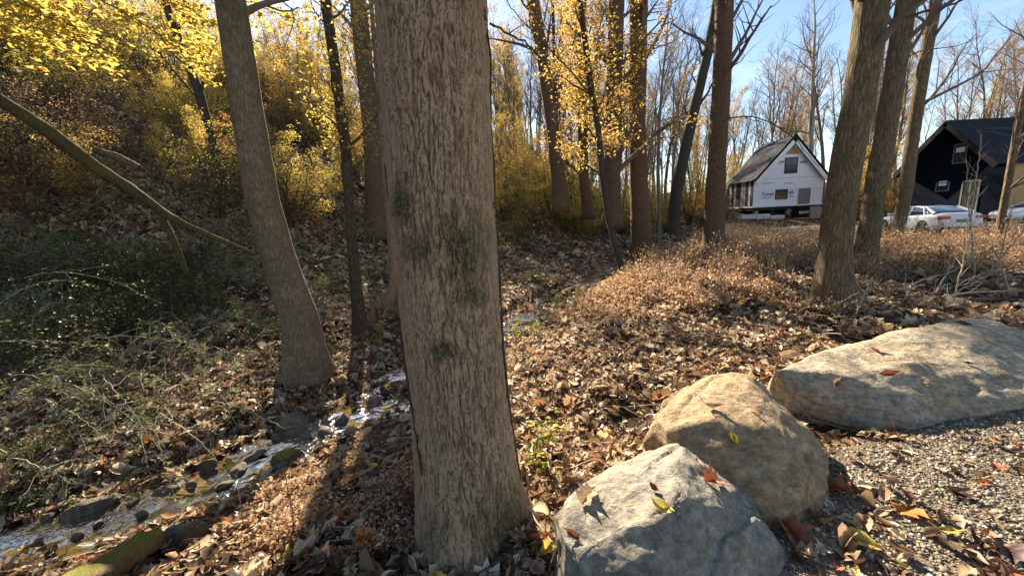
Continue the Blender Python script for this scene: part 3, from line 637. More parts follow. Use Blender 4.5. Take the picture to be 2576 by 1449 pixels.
# ------------------------------------------------------------------ other foreground and middle trees
def px_trunk(name, ctrl, label, mat, y0=None, yslope=0.0, sides=20, crown=None, total=None, seed=1, flare=0.35, cat='tree', foliage=None, lean=0.0, group=None, relief=0.03, rs=1.0):
    """ctrl: (px, py, width px) from the base upwards; the trunk stands where its base meets the ground"""
    r = np.random.default_rng(seed)
    bx, by, bw = ctrl[0]
    base = on_ground(bx, by) if y0 is None else at_y(bx, by, y0)
    Y = base[1]
    pts, rad = [], []
    for i, (x, y, w) in enumerate(ctrl):
        yy = Y + yslope * (ctrl[0][1] - y) / 100
        q = at_y(x, y, yy); pts.append(q); rad.append(rs * w / 2 * depth(q) / FPX * FPX / math.hypot(FPX, x - CX))
    pts, rad = np.array(pts), np.array(rad)
    d = pts[-1] - pts[-2]; d /= np.linalg.norm(d)
    H = (total or 16)
    if total != 0 and pts[-1][2] < H:
        n_ = max(3, int((H - pts[-1][2]) / 1.0)); ext = []; q = pts[-1].copy(); dd = d.copy(); dd[2] = abs(dd[2])
        for k in range(n_):
            dd = dd + r.normal(0, 0.035, 3); dd[2] = max(dd[2], 0.6); dd /= np.linalg.norm(dd); q = q + dd * (H - pts[-1][2]) / n_; ext.append(q.copy())
        rad = np.concatenate([rad, rad[-1] * np.linspace(0.95, 0.25, n_)]); pts = np.vstack([pts, ext])
    # resample
    L = np.concatenate([[0], np.cumsum(np.linalg.norm(np.diff(pts, axis=0), axis=1))])
    vis = L[len(ctrl) - 1]; n1 = int(max(24, min(130, vis / 0.06)))
    t = np.concatenate([np.linspace(0, vis, n1), np.linspace(vis, L[-1], 26)[1:]]) if L[-1] > vis + 0.01 else np.linspace(0, vis, n1)
    Q = np.stack([np.interp(t, L, pts[:, a]) for a in range(3)], -1); Rr = np.interp(t, L, rad)
    for _ in range(4):
        Q[1:-1] = (Q[:-2] + 2 * Q[1:-1] + Q[2:]) / 4; Rr[1:-1] = (Rr[:-2] + 2 * Rr[1:-1] + Rr[2:]) / 4
    if total != 0: 
        Q[0, 2] -= 0.25
    Rr = Rr * (1 + flare * np.exp(-t / (Rr[0] * 1.1)))
    Q0 = pts[0].copy()
    V, F = tube(Q - Q0, Rr, sides)
    # irregular girth
    cen = np.repeat(Q - Q0, sides, axis=0); v = V - cen; rl = np.repeat(Rr, sides)
    f = 1 + relief * 2.5 * fbm(V[:, 0] / rl * 0.8 + seed, V[:, 1] / rl * 0.8, V[:, 2] * 1.3, oct=3, seed=seed) + relief * fbm(V[:, 0] * 9 + seed, V[:, 1] * 9, V[:, 2] * 4, oct=3, seed=seed + 5)
    ang = np.tile(np.arange(sides), len(Q)) / sides * 6.283
    f = f + 0.22 * flare * np.repeat(np.exp(-t / (Rr[0] * 0.9)), sides) * np.sin(ang * 4 + seed)
    V = cen + v * f[:, None]; nV = len(V); V = np.vstack([V, (Q[0] - Q0)[None], (Q[-1] - Q0)[None]]); kk = np.arange(sides)
    F3 = np.concatenate([np.stack([np.full(sides, nV), (kk + 1) % sides, kk], -1), np.stack([np.full(sides, nV + 1), nV - sides + kk, nV - sides + (kk + 1) % sides], -1)])
    root = empty(name, Q0); tag(root, label, cat, group)
    link('trunk' if cat == 'tree' else 'stem', np_mesh('trunk', V, [F, F3]), mat, root)
    path = (Q - Q0, Rr)
    if crown:
        nb, Lb, st = crown[:3]
        lim = branch_out(r, path, nb, Lb, Rr.mean() * 0.5, st, 0.85, 8, 0.12, 0.07)
        tw = []
        for p in lim: tw += branch_out(r, p, 6, Lb * 0.42, p[1][0] * 0.35, 0.2, 0.8, 5, 0.18, 0.05, sides=4)
        tw2 = []
        for p in tw[::3]: tw2 += branch_out(r, p, 3, Lb * 0.2, p[1][0] * 0.4, 0.2, 0.7, 3, 0.2, 0.03, sides=3)
        link('crown', tubes_mesh('crown', lim + tw + tw2), M['bark_far'] if mat != M['bark_dark'] else M['twig'], root)
        if foliage:
            col, per, size = foliage
            anc = np.concatenate([p[0][1:] for p in tw + tw2])
            link('foliage', leaf_mesh('foliage', r, anc, per, 0.16, size, 0.4), M[col], root)
    return root, path, Q0

t2, _, _ = px_trunk('tree', [(772, 945, 118), (770, 900, 104), (755, 800, 98), (702, 650, 90), (660, 500, 88), (617, 250, 85), (580, 0, 85), (565, -90, 82)],
    'leaning grey tree with a mossy swollen foot on the far bank of the creek', M['bark_moss'], sides=48, crown=(9, 3.5, 0.62), total=14, seed=4, foliage=('leaf_gold', 1, 0.05))
px_trunk('tree', [(912, 842, 50), (906, 815, 36), (893, 700, 29), (885, 600, 27), (876, 480, 24), (868, 350, 30), (861, 320, 26), (848, 200, 28), (833, 100, 28), (818, 0, 28), (812, -60, 27)],
    'slim straight tree with knobs between the leaning tree and the massive trunk', M['bark_dark'], sides=20, crown=(12, 1.8, 0.35), total=9, seed=5, foliage=('leaf_yellow', 3, 0.055))
px_trunk('tree', [(955, 585, 66), (946, 480, 52), (936, 330, 48), (915, 150, 44), (900, 0, 42)],
    'reddish-brown trunk seen just left of the massive trunk, farther up the slope', M['bark_brown'], sides=20, crown=(10, 3, 0.45), total=14, seed=6, foliage=('leaf_gold', 1, 0.06))
px_trunk('tree', [(932, 772, 22), (960, 768, 30), (985, 745, 30), (993, 700, 24), (985, 620, 19), (972, 500, 17), (962, 350, 15), (950, 200, 13), (938, 60, 12)],
    'young tree with a hooked mossy base hugging the left side of the massive trunk', M['bark_moss'], y0=5.6, sides=14, crown=(10, 1.6, 0.35), total=8, seed=7, flare=0, foliage=('leaf_yellow', 3, 0.05))
px_trunk('tree', [(562, 470, 28), (553, 430, 24), (531, 340, 23), (500, 230, 27), (470, 150, 25), (430, 50, 23), (405, -30, 22)],
    'dark crooked tree leaning left on the slope behind the mossy fallen trunk', M['bark_dark'], sides=14, crown=(12, 2.6, 0.3), total=11, seed=8, foliage=('leaf_yellow', 3, 0.07))
px_trunk('fallen_tree', [(640, 640, 9), (600, 622, 13), (520, 590, 17), (430, 548, 26), (350, 490, 36), (240, 420, 46), (120, 330, 48), (0, 252, 44), (-90, 195, 42)],
    'mossy dead trunk slanting down across the left slope from the edge of the picture', M['bark_log'], y0=6.2, yslope=-0.30, sides=20, total=0, seed=9, flare=0, cat='fallen tree', relief=0.15)
px_trunk('crooked_branch', [(470, 690, 13), (452, 640, 17), (430, 590, 20), (405, 545, 22)], 'crooked mossy prop branch under the slanting dead trunk', M['bark_log'], y0=6.0, sides=10, total=0, seed=10, flare=0, cat='branch')
px_trunk('broken_log', [(350, 424, 22), (325, 408, 25), (290, 393, 26), (258, 384, 24), (238, 376, 20)], 'short pale broken log lying behind the slanting mossy trunk', M['bark_ridge'], y0=6.4, sides=16, total=0, seed=11, flare=0, cat='log', relief=0.12)
px_trunk('fallen_log', [(20, 520, 30), (90, 500, 34), (180, 470, 28), (230, 460, 16)], 'grey rotting log on the left slope above the brambles', M['bark_pale'], y0=9.5, sides=14, total=0, seed=12, flare=0, cat='log')
# right side
px_trunk('tree', [(2106, 768, 128), (2097, 720, 104), (2098, 660, 92), (2114, 507, 86), (2140, 350, 88), (2160, 258, 90), (2195, 0, 97), (2207, -80, 99)],
    'thick ridged trunk nearest on the right, left one of a close pair', M['bark_ridge'], sides=56, crown=(10, 4, 0.5), total=19, seed=14, flare=0.25, relief=0.035)
px_trunk('tree', [(2166, 690, 74), (2174, 660, 62), (2198, 507, 62), (2222, 380, 60), (2240, 258, 60), (2262, 120, 58), (2282, 0, 56), (2293, -70, 56)],
    'mossy ridged trunk right behind the thick one, right one of a close pair', M['bark_ridge'], sides=44, crown=(9, 4, 0.5), total=18, seed=15, relief=0.06)
px_trunk('tree', [(2250, 585, 42), (2263, 560, 36), (2279, 471, 40), (2294, 360, 39), (2308, 258, 39), (2332, 120, 38), (2355, 0, 37), (2370, -80, 36)],
    'narrow curving trunk standing in front of the white sedan', M['bark_ridge'], y0=14.5, sides=24, crown=(12, 4.5, 0.35), total=18, seed=16, relief=0.04)
px_trunk('tree', [(1793, 648, 74), (1795, 610, 56), (1797, 533, 50), (1805, 373, 48), (1815, 213, 48), (1823, 0, 48), (1826, -70, 48)],
    'straight smooth brown trunk left of the white house', M['bark_brown'], sides=36, crown=(10, 4, 0.5), total=22, seed=17, flare=0.2)
px_trunk('tree', [(1617, 660, 78), (1615, 615, 54), (1607, 450, 46), (1602, 310, 45), (1606, 0, 46), (1607, -70, 46)],
    'straight brown trunk beside the creek bend, moss at its foot', M['bark_brown'], sides=36, crown=(10, 4, 0.5), total=22, seed=18, flare=0.25)
px_trunk('tree', [(1573, 702, 24), (1566, 680, 18), (1549, 624, 17), (1528, 533, 17), (1514, 427, 17), (1504, 320, 16), (1485, 213, 17), (1472, 107, 15), (1458, 0, 14), (1448, -70, 12)],
    'small dark leaning tree with golden leaves on the creek bank', M['bark_dark'], sides=14, crown=(20, 2.0, 0.28), total=8.5, seed=19, foliage=('leaf_gold', 7, 0.085), relief=0.05)
px_trunk('tree', [(1692, 592, 36), (1696, 540, 30), (1702, 480, 30), (1725, 373, 29), (1751, 256, 27), (1781, 133, 26), (1799, 32, 25), (1812, -60, 24)],
    'dark curving trunk leaning right behind the smooth brown trunk', M['bark_dark'], sides=18, crown=(10, 4, 0.45), total=17, seed=20)
px_trunk('tree', [(1410, 520, 40), (1403, 430, 34), (1387, 300, 32), (1366, 150, 31), (1341, 0, 31), (1332, -60, 30)],
    'leaning brown trunk flecked with yellow leaves right of the massive trunk', M['bark_brown'], y0=17, sides=20, crown=(12, 4, 0.35), total=19, seed=22, foliage=('leaf_gold', 3, 0.09))
px_trunk('tree', [(1404, 500, 13), (1402, 400, 11), (1396, 200, 9), (1390, 0, 8)], 'thin dark stem beside the leaf-flecked leaning trunk', M['bark_dark'], y0=18, sides=10, crown=(12, 3, 0.3), total=15, seed=23, foliage=('leaf_rust', 1, 0.10))
px_trunk('tree', [(1540, 560, 46), (1541, 430, 40), (1546, 200, 40), (1551, 0, 40)], 'brown trunk half hidden by golden leaves, left of the creek bend trunk', M['bark_brown'], y0=17, sides=20, crown=(16, 3.5, 0.15), total=18, seed=24, foliage=('leaf_gold', 9, 0.11))
px_trunk('tree', [(1480, 540, 30), (1468, 450, 26), (1464, 200, 26), (1462, 0, 26)], 'brown trunk behind the small golden-leaved tree', M['bark_brown'], y0=19, sides=16, crown=(16, 3.5, 0.15), total=18, seed=25, foliage=('leaf_gold', 9, 0.11))
px_trunk('tree', [(2505, 640, 26), (2514, 578, 24), (2536, 460, 24), (2556, 346, 24), (2574, 258, 22), (2600, 100, 20)], 'slim mottled trunk leaning right at the right edge, before the dark house', M['bark_ridge'], y0=11, sides=16, crown=(16, 2.2, 0.2), total=10, seed=26)
px_trunk('tree', [(2038, 470, 15), (2041, 330, 13), (2044, 260, 12), (2046, 180, 9), (2049, 100, 7)], 'slender grey bare tree with fan-like forks behind the white house', M['bark_pale'], y0=52, sides=12, crown=(26, 9, 0.30), total=27, seed=27, relief=0.0)
o_ = px_trunk('fallen_branch', [(2362, 768, 16), (2420, 757, 17), (2500, 752, 18), (2576, 758, 20), (2650, 768, 20)], 'mossy fallen branch lying behind the long pale slab', M['bark_moss'], y0=5.9, sides=12, total=0, seed=28, flare=0, cat='branch')
M['moss_log'] = rock_mat('mossy_rotten_wood', (0.20, 0.15, 0.09), (0.06, 0.045, 0.03), (0.32, 0.25, 0.15), scale=2.5, moss=0.46)
px_trunk('mossy_log', [(392, 1352, 70), (340, 1385, 90), (250, 1440, 100), (150, 1490, 110), (40, 1560, 120)], 'rotten log capped with yellow-green moss in the bottom left corner', M['moss_log'], y0=float(on_ground(400, 1400)[1]), yslope=0.55, sides=40, total=0, seed=29, flare=0, cat='log', relief=0.20)

# ------------------------------------------------------------------ woods: prototypes copied as individuals
HIDE = bpy.data.collections.new('prototypes')
def bare_tree_proto(seed, H, r0, leaves=None, fork=False, start=0.42, spread=1.0, mat='bark_far'):
    r = np.random.default_rng(seed)
    P_, Rr = grow(r, (0, 0, -0.3), (r.normal(0, .05), r.normal(0, .05), 1), H, r0, 14, 0.035, 0.02, 0.12)
    path = (P_, Rr, 9)
    lim = branch_out(r, path, 15, H * 0.24 * spread, r0 * 0.5, start, 0.75, 7, 0.10, 0.10, sides=5)
    tw = []; tw2 = []
    for p in lim: tw += branch_out(r, p, 7, H * 0.09, p[1][0] * 0.4, 0.15, 0.65, 4, 0.14, 0.08, sides=4)
    for p in tw: tw2 += branch_out(r, p, 5, H * 0.045, 0.006, 0.2, 0.6, 3, 0.16, 0.06, sides=3)
    tm = tubes_mesh('trunk', [path]); tm.materials.append(M[mat])
    lm = tubes_mesh('crown', [(p[0], np.maximum(p[1], 0.007), p[2]) for p in lim + tw + tw2]); lm.materials.append(M[mat])
    fm = None
    if leaves:
        col, per, size = leaves
        anc = np.concatenate([p[0][1:] for p in tw2] + [p[0][2:] for p in tw])
        keep = fbm(anc[:, 0] * .5, anc[:, 1] * .5, anc[:, 2] * .5, seed=seed) > -0.15
        fm = leaf_mesh('foliage', r, anc[keep], per, 0.22, size, 0.3); fm.materials.append(M[col])
    return tm, lm, fm
def shrub_proto(seed, H, W, col, nleaf, size, stems=5, leafstart=0.2, hexa=False, mat='twig', flat=0.6):
    r = np.random.default_rng(seed); st = []
    for k in range(stems):
        d = np.array([r.normal(0, 0.45 * W / H), r.normal(0, 0.45 * W / H), 1.0])
        p = grow(r, (r.normal(0, .06), r.normal(0, .06), -0.1), d, H * r.uniform(0.75, 1.1), 0.008 * H + 0.006, 9, 0.10, 0.0, 0.2); st.append((p[0], p[1], 5))
    b1 = []; b2 = []
    for p in st: b1 += branch_out(r, p, 9, W * 0.55, 0.010, leafstart, 1.15, 5, 0.14, -0.01, sides=4, shrink=0.5)
    for p in b1: b2 += branch_out(r, p, 4, W * 0.25, 0.004, 0.2, 0.8, 3, 0.15, -0.01, sides=3)
    sm = tubes_mesh('stem', [(p[0], np.maximum(p[1], 0.0028), p[2]) for p in st + b1 + b2]); sm.materials.append(M[mat])
    anc = np.concatenate([p[0][1:] for p in b1 + b2])
    per = max(1, int(nleaf / len(anc)))
    fm = leaf_mesh('foliage', r, anc, per, 0.05 * W, size, flat, hexa); fm.materials.append(M[col])
    return sm, fm
def place(kind, meshes, names, loc, rz, s, label, cat, group):
    root = empty(kind, loc, rz); root.scale = s if isinstance(s, tuple) else (s, s, s); tag(root, label, cat, group)
    for nme, me in zip(names, meshes):
        if me is not None: link(nme, me, None, root)
    return root
BARE = [bare_tree_proto(101, 20, 0.20), bare_tree_proto(102, 22, 0.24, start=0.35), bare_tree_proto(103, 18, 0.16, start=0.3, spread=1.2), bare_tree_proto(104, 24, 0.22, start=0.5)]
RUSTY = [bare_tree_proto(111, 19, 0.18, ('leaf_rust', 1, 0.13), start=0.3), bare_tree_proto(112, 20, 0.2, ('leaf_gold', 1, 0.14), start=0.25), bare_tree_proto(113, 15, 0.13, ('leaf_gold', 2, 0.12), start=0.2, spread=1.2)]
GOLDEN = [bare_tree_proto(121, 19, 0.18, ('leaf_gold', 3, 0.17), start=0.12, spread=1.3), bare_tree_proto(122, 17, 0.15, ('leaf_yellow', 3, 0.17), start=0.10, spread=1.3), bare_tree_proto(123, 15, 0.13, ('leaf_gold', 4, 0.15), start=0.10, spread=1.4)]
r = np.random.default_rng(55)
cnt = 0
def in_sun(x, y, w=14):
    h = np.array([sd[0], sd[1]]) / math.hypot(sd[0], sd[1]); q = np.array([x - 0.5, y - 6.0])
    return abs(q[0] * h[1] - q[1] * h[0]) < w and 0 < q @ h < 58
def shades(x, y):
    h = np.array([sd[0], sd[1]]) / math.hypot(sd[0], sd[1])
    for cx, cy2, w, pr in ((2.0, 12.0, 6.0, 0.85), (-5.0, 13.0, 4.5, 0.55)):
        q = np.array([x - cx, y - cy2])
        if abs(q[0] * h[1] - q[1] * h[0]) < w and 0 < q @ h < 42 and rsh.random() < pr: return True
    return False
rsh = np.random.default_rng(5)
def ok_spot(x, y, pad=0.0):
    if y < 6 or shades(x, y): return False
    if 25 < x < 40 and 40 < y < 54: return False        # white house
    if 31 < x < 50 and 22 < y < 37: return False        # dark house
    if x > 13 and y < 40 and y < x * 1.9 and lot_mask(x, y) > 0.3: return False
    if abs(creek_s(np.array([x]), np.array([y]))[0]) < 1.2: return False
    return True
# right and centre woods, far
while cnt < 205:
    az = r.uniform(-0.02, 0.98); dist = 22 + 88 * r.random() ** 0.8; x, y = dist * math.sin(az), dist * math.cos(az)
    if not ok_spot(x, y): continue
    if az > 0.45 and dist < 60: continue
    if in_sun(x, y) and r.random() < 0.92: continue
    k = r.integers(0, 10)
    loc = (x, y, gz(x, y) - 0.1); s = r.uniform(0.6, 0.95) * (1.0 if dist < 45 else 1.25)
    if k < 5: place('bare_tree', BARE[k % 4], ('trunk', 'crown', 'foliage'), loc, r.uniform(0, 6.28), s, 'bare grey tree among many in the far woods', 'tree', 'bare trees in the far woods')
    else: place('autumn_tree', RUSTY[k % 3], ('trunk', 'crown', 'foliage'), loc, r.uniform(0, 6.28), s, 'thin rusty-leaved tree in the far woods', 'tree', 'rusty and golden trees in the far woods')
    cnt += 1
# hillside woods, left
cnt = 0; tries = 0
while cnt < 125 and tries < 5000:
    tries += 1
    az = r.uniform(-1.05, 0.05); dist = r.uniform(16, 75); x, y = dist * math.sin(az), dist * math.cos(az)
    if not ok_spot(x, y): continue
    k = int(r.integers(0, 8)); s = r.uniform(0.45, 0.9); H_ = [20, 22, 18, 24, 19, 20, 15, 15][k] * s
    if in_sun(x, y, 20): 
        room = math.hypot(x, y - 2.5) * math.tan(R(26.5)) - gz(x, y); s = min(s, s * room / H_)
        if s < 0.28: continue
    loc = (x, y, gz(x, y) - 0.2)
    if k < 2: place('bare_tree', BARE[k % 4], ('trunk', 'crown', 'foliage'), loc, r.uniform(0, 6.28), s, 'bare tree standing on the left hillside', 'tree', 'bare trees on the hillside')
    else: place('autumn_tree', GOLDEN[k % 3], ('trunk', 'crown', 'foliage'), loc, r.uniform(0, 6.28), s, 'golden-leaved tree standing on the left hillside', 'tree', 'golden trees on the hillside')
    cnt += 1
# understory
SH = {'yellow': [shrub_proto(201, 4.2, 2.6, 'leaf_yellow', 3600, 0.085, 3, 0.2), shrub_proto(202, 3.2, 2.4, 'leaf_yellow', 3200, 0.07, 4, 0.12)],
      'gold': [shrub_proto(203, 3.8, 2.6, 'leaf_gold', 3600, 0.075, 4, 0.12), shrub_proto(204, 5.0, 3.0, 'leaf_gold', 4000, 0.085, 3, 0.15)],
      'rust': [shrub_proto(205, 3.2, 2.4, 'leaf_rust', 1100, 0.06, 9, 0.1), shrub_proto(206, 2.2, 2.0, 'leaf_rust', 1000, 0.05, 10, 0.1)],
      'red': [shrub_proto(207, 3.4, 2.0, 'leaf_red', 1500, 0.085, 3, 0.3)],
      'lime': [shrub_proto(208, 1.9, 2.2, 'leaf_lime', 2300, 0.05, 8, 0.1), shrub_proto(209, 2.6, 2.2, 'leaf_lime', 2400, 0.06, 6, 0.15)],
      'green': [shrub_proto(210, 0.8, 1.6, 'leaf_green', 300, 0.055, 8, 0.1, mat='twig_pale', hexa=True, flat=1.2), shrub_proto(211, 1.0, 1.9, 'leaf_green', 300, 0.055, 9, 0.1, mat='twig', hexa=True, flat=1.2)]}
LAB = {'yellow': ('understory_tree', 'yellow-leaved young tree on the hillside', 'tree', 'yellow young trees'), 'gold': ('understory_tree', 'golden-leaved young tree in the understory', 'tree', 'golden young trees'),
       'rust': ('shrub', 'rusty brown twiggy shrub on the slope', 'shrub', 'rusty shrubs'), 'red': ('understory_tree', 'young maple with orange-red leaves', 'tree', 'orange-red young trees'),
       'lime': ('shrub', 'yellow-green leafy shrub by the creek', 'shrub', 'yellow-green shrubs'), 'green': ('bramble_bush', 'low green bramble bush', 'bush', 'green brambles on the left bank')}
def shrub(kind, px, py, s=1.0, y0=None, label=None):
    p = on_ground(px, py) if y0 is None else at_y(px, py, y0)
    z = gz(p[0], p[1])
    me = SH[kind][int(r.integers(0, len(SH[kind])))]; n_, l_, c_, g_ = LAB[kind]
    return place(n_, me, ('stem', 'foliage'), (p[0], p[1], z - 0.05), r.uniform(0, 6.28), s * r.uniform(0.85, 1.15), label or l_, c_, None if label else g_)
def shrub_w(kind, az, dist, s):
    x, y = dist * math.sin(az), dist * math.cos(az)
    me = SH[kind][int(r.integers(0, len(SH[kind])))]; n_, l_, c_, g_ = LAB[kind]
    return place(n_, me, ('stem', 'foliage'), (x, y, gz(x, y) - 0.05), r.uniform(0, 6.28), s, l_, c_, g_)
# hillside mix
def clear_sun(x, y, h, el=26.0, p0=(0.0, 2.5)):
    d = math.hypot(x - p0[0], y - p0[1]); return gz(x, y) + h < d * math.tan(R(el)) + 0.2
HT = {'yellow': 4.2, 'gold': 4.8, 'rust': 3.2, 'lime': 2.6, 'red': 3.6, 'green': 1.2}
cnt = 0; tries = 0
while cnt < 175 and tries < 6000:
    tries += 1
    az = r.uniform(-1.05, 0.10); dist = 12.5 + 36 * r.random() ** 1.05
    x, y = dist * math.sin(az), dist * math.cos(az)
    if y < 4.5 or creek_s(np.array([x]), np.array([y]))[0] < 3.2: continue
    if x > -7 and dist < 25 and r.random() < 0.5: continue
    if shades(x, y): continue
    k = r.choice(['yellow', 'gold', 'rust', 'lime'], p=[0.27, 0.31, 0.24, 0.18])
    room = math.hypot(x, y - 2.5) * math.tan(R(29 if dist > 22 else 23.5)) - gz(x, y)
    if room < 1.2: continue
    s_ = min(r.uniform(0.7, 1.5) if dist > 20 else r.uniform(0.6, 1.05), room / HT[k])
    if s_ < 0.35: continue
    shrub_w(k, az, dist, s_); cnt += 1
cnt = 0
while cnt < 34:
    az = r.uniform(-1.0, -0.15); dist = r.uniform(12.5, 32); x, y = dist * math.sin(az), dist * math.cos(az)
    if y < 4.5 or creek_s(np.array([x]), np.array([y]))[0] < 3.2: continue
    shrub_w(r.choice(['rust', 'lime'], p=[0.7, 0.3]), az, dist, r.uniform(0.35, 0.65) * (1 + dist / 60)); cnt += 1
k_ok = lambda x, y: shades(x, y) and rsh.random() < 0.7
# centre: golden young trees and lime shrubs across the creek
cnt = 0
while cnt < 44:
    az = r.uniform(-0.02, 0.42); dist = r.uniform(13, 34); x, y = dist * math.sin(az), dist * math.cos(az)
    if dist > 15 and k_ok(x, y): continue
    s_ = creek_s(np.array([x]), np.array([y]))[0]
    if -1.6 < s_ < 3.0 or (s_ > 0 and dist < 19 and r.random() < 0.5): continue
    if s_ < 0 and dist < 24: continue
    k = r.choice(['gold', 'lime', 'yellow'], p=[0.28, 0.57, 0.15]); shrub_w(k, az, dist, r.uniform(0.55, 1.0) * (1.5 if dist > 20 and k != 'lime' else 1.0)); cnt += 1
for px, py, s in [(1330, 560, 0.8), (1395, 560, 0.75), (1450, 600, 0.7), (1290, 620, 0.6), (1500, 600, 0.6), (1340, 640, 0.5), (1420, 640, 0.45), (1560, 590, 0.6), (1270, 560, 0.8), (1660, 590, 0.5), (1740, 600, 0.4)]:
    shrub('lime', px, py, s)
k = 0
while k < 70:
    az = r.uniform(0.08, 0.52); dist = r.uniform(30, 62); x, y = dist * math.sin(az), dist * math.cos(az)
    if abs(creek_s(np.array([x]), np.array([y]))[0]) < 1.5: continue
    shrub_w(r.choice(['gold', 'rust', 'lime'], p=[0.3, 0.4, 0.3]), az, dist, r.uniform(0.8, 1.5)); k += 1
# far right between houses and beyond
for k in range(60):
    az = r.uniform(0.5, 0.98); dist = r.uniform(50, 75); x, y = dist * math.sin(az), dist * math.cos(az)
    if (0.50 < az < 0.74 and dist < 64) or (az > 0.76 and dist < 58): continue
    shrub_w(r.choice(['gold', 'rust', 'lime', 'red', 'green'], p=[0.40, 0.34, 0.15, 0.01, 0.1]), az, dist, r.uniform(1.2, 2.2))
shrub('red', 540, 330, 0.5, y0=12, label='young maple with orange-red leaves beside the leaning grey tree')
# brambles on the left bank
for k in range(22):
    px, py = r.uniform(-60, 640), r.uniform(600, 980)
    if px > 430 and py > 820: continue
    shrub('green', px, py, r.uniform(0.55, 0.9))

# ------------------------------------------------------------------ scatter: uncountable stuff with geometry nodes
def scatter(name, pts, rot, scl, idx, protos, kindlabel):
    col = bpy.data.collections.new(name + '_kinds')
    for i, pr in enumerate(protos):
        ob = bpy.data.objects.new('%s_kind_%02d' % (name, i), pr); col.objects.link(ob)
    me = bpy.data.meshes.new(name); me.vertices.add(len(pts)); me.vertices.foreach_set('co', np.asarray(pts, np.float32).ravel())
    for an, ty, dat, key in (('rot', 'FLOAT_VECTOR', rot, 'vector'), ('scl', 'FLOAT_VECTOR', scl, 'vector'), ('idx', 'INT', idx, 'value')):
        a = me.attributes.new(an, ty, 'POINT'); a.data.foreach_set(key, np.asarray(dat).ravel().astype(np.int32 if ty == 'INT' else np.float32))
    o = link(name, me)
    ng = bpy.data.node_groups.new(name, 'GeometryNodeTree')
    ng.interface.new_socket('Geometry', in_out='INPUT', socket_type='NodeSocketGeometry'); ng.interface.new_socket('Geometry', in_out='OUTPUT', socket_type='NodeSocketGeometry')
    n = ng.nodes; l = ng.links
    gi, go = n.new('NodeGroupInput'), n.new('NodeGroupOutput')
    ip = n.new('GeometryNodeInstanceOnPoints'); ci = n.new('GeometryNodeCollectionInfo'); ci.inputs[0].default_value = col; ci.inputs[1].default_value = True; ci.inputs[2].default_value = True
    def na(nm, dt):
        q = n.new('GeometryNodeInputNamedAttribute'); q.data_type = dt; q.inputs[0].default_value = nm
        return [s for s in q.outputs if s.enabled][0] if True else None
    er = n.new('FunctionNodeEulerToRotation')
    l.new(gi.outputs[0], ip.inputs['Points']); l.new(ci.outputs[0], ip.inputs['Instance']); ip.inputs['Pick Instance'].default_value = True
    l.new(na('idx', 'INT'), ip.inputs['Instance Index']); l.new(na('rot', 'FLOAT_VECTOR'), er.inputs[0]); l.new(er.outputs[0], ip.inputs['Rotation'])
    l.new(na('scl', 'FLOAT_VECTOR'), ip.inputs['Scale']); l.new(ip.outputs[0], go.inputs[0])
    md = o.modifiers.new('scatter', 'NODES'); md.node_group = ng
    tag(o, kindlabel, kind='stuff'); return o
def euler_on(nrm, c):
    cc, ss = np.cos(c), np.sin(c)
    nx = nrm[:, 0] * cc + nrm[:, 1] * ss; ny = -nrm[:, 0] * ss + nrm[:, 1] * cc; nz = nrm[:, 2]
    a = -np.arcsin(np.clip(ny, -1, 1)); b = np.arctan2(nx, nz)
    return np.stack([a, b, c], -1)
def tilt(nrm, r, amt):
    q = nrm + r.normal(0, amt, nrm.shape); return q / np.linalg.norm(q, axis=1, keepdims=True)

def leaf_shape(kind, seed, curl=0.25):
    """one fallen leaf, about 1 unit long, folded and curled"""
    r = np.random.default_rng(seed)
    if kind == 'oval': out = [(-.5, 0), (-.32, .16), (-.08, .25), (.2, .22), (.4, .1), (.55, 0)]
    elif kind == 'long': out = [(-.5, 0), (-.3, .10), (-.05, .15), (.22, .13), (.42, .06), (.6, 0)]
    elif kind == 'heart': out = [(-.4, 0), (-.46, .16), (-.25, .34), (.05, .33), (.32, .16), (.55, 0)]
    else: out = [(-.45, 0), (-.42, .18), (-.30, .42), (-.12, .26), (.02, .52), (.14, .25), (.30, .30), (.30, .12), (.58, 0)]
    up = np.array(out); lo = up[1:-1][::-1] * np.array([1, -1])
    o = np.vstack([up, lo]); o[1:, :] += r.normal(0, 0.02, (len(o) - 1, 2))
    mid = np.array([(x, 0) for x in np.linspace(-.4, .45, 4)])
    P2 = np.vstack([o, mid]); nO = len(o)
    k1, k2 = r.normal(0, curl), abs(r.normal(curl, curl * .6))
    z = k2 * np.abs(P2[:, 1]) * 1.6 + k1 * P2[:, 0] ** 2 * 1.6 + r.normal(0, 0.035, len(P2)) + 0.25 * curl * np.sin(P2[:, 0] * 7 + seed) * P2[:, 1]
    V = np.column_stack([P2, z])
    F = []
    m = len(out)
    mi = [nO + k for k in range(4)]
    chain = [0] + mi + [m - 1]
    def strip(edge):
        j = 0; e = 0
        while e < len(edge) - 1 or j < len(chain) - 1:
            if j < len(chain) - 1 and (e == len(edge) - 1 or P2[chain[j + 1], 0] < P2[edge[e + 1], 0]):
                if len({edge[e], chain[j], chain[j + 1]}) == 3: F.append((edge[e], chain[j], chain[j + 1]))
                j += 1
            else:
                if len({edge[e], chain[j], edge[e + 1]}) == 3: F.append((edge[e], chain[j], edge[e + 1]))
                e += 1
    strip(list(range(0, m))); strip([0] + list(range(len(o) - 1, m - 1, -1)) + [m - 1])
    return np_mesh('leaf_' + kind, V, np.array(F), True)
def leaf_set(mat, kinds, n=2, curl=0.25, seed=0):
    L = []
    for i, k in enumerate(kinds):
        for j in range(n):
            me = leaf_shape(k, seed + i * 10 + j, curl * (0.6 + 0.8 * j)); me.materials.append(mat); L.append(me)
    return L
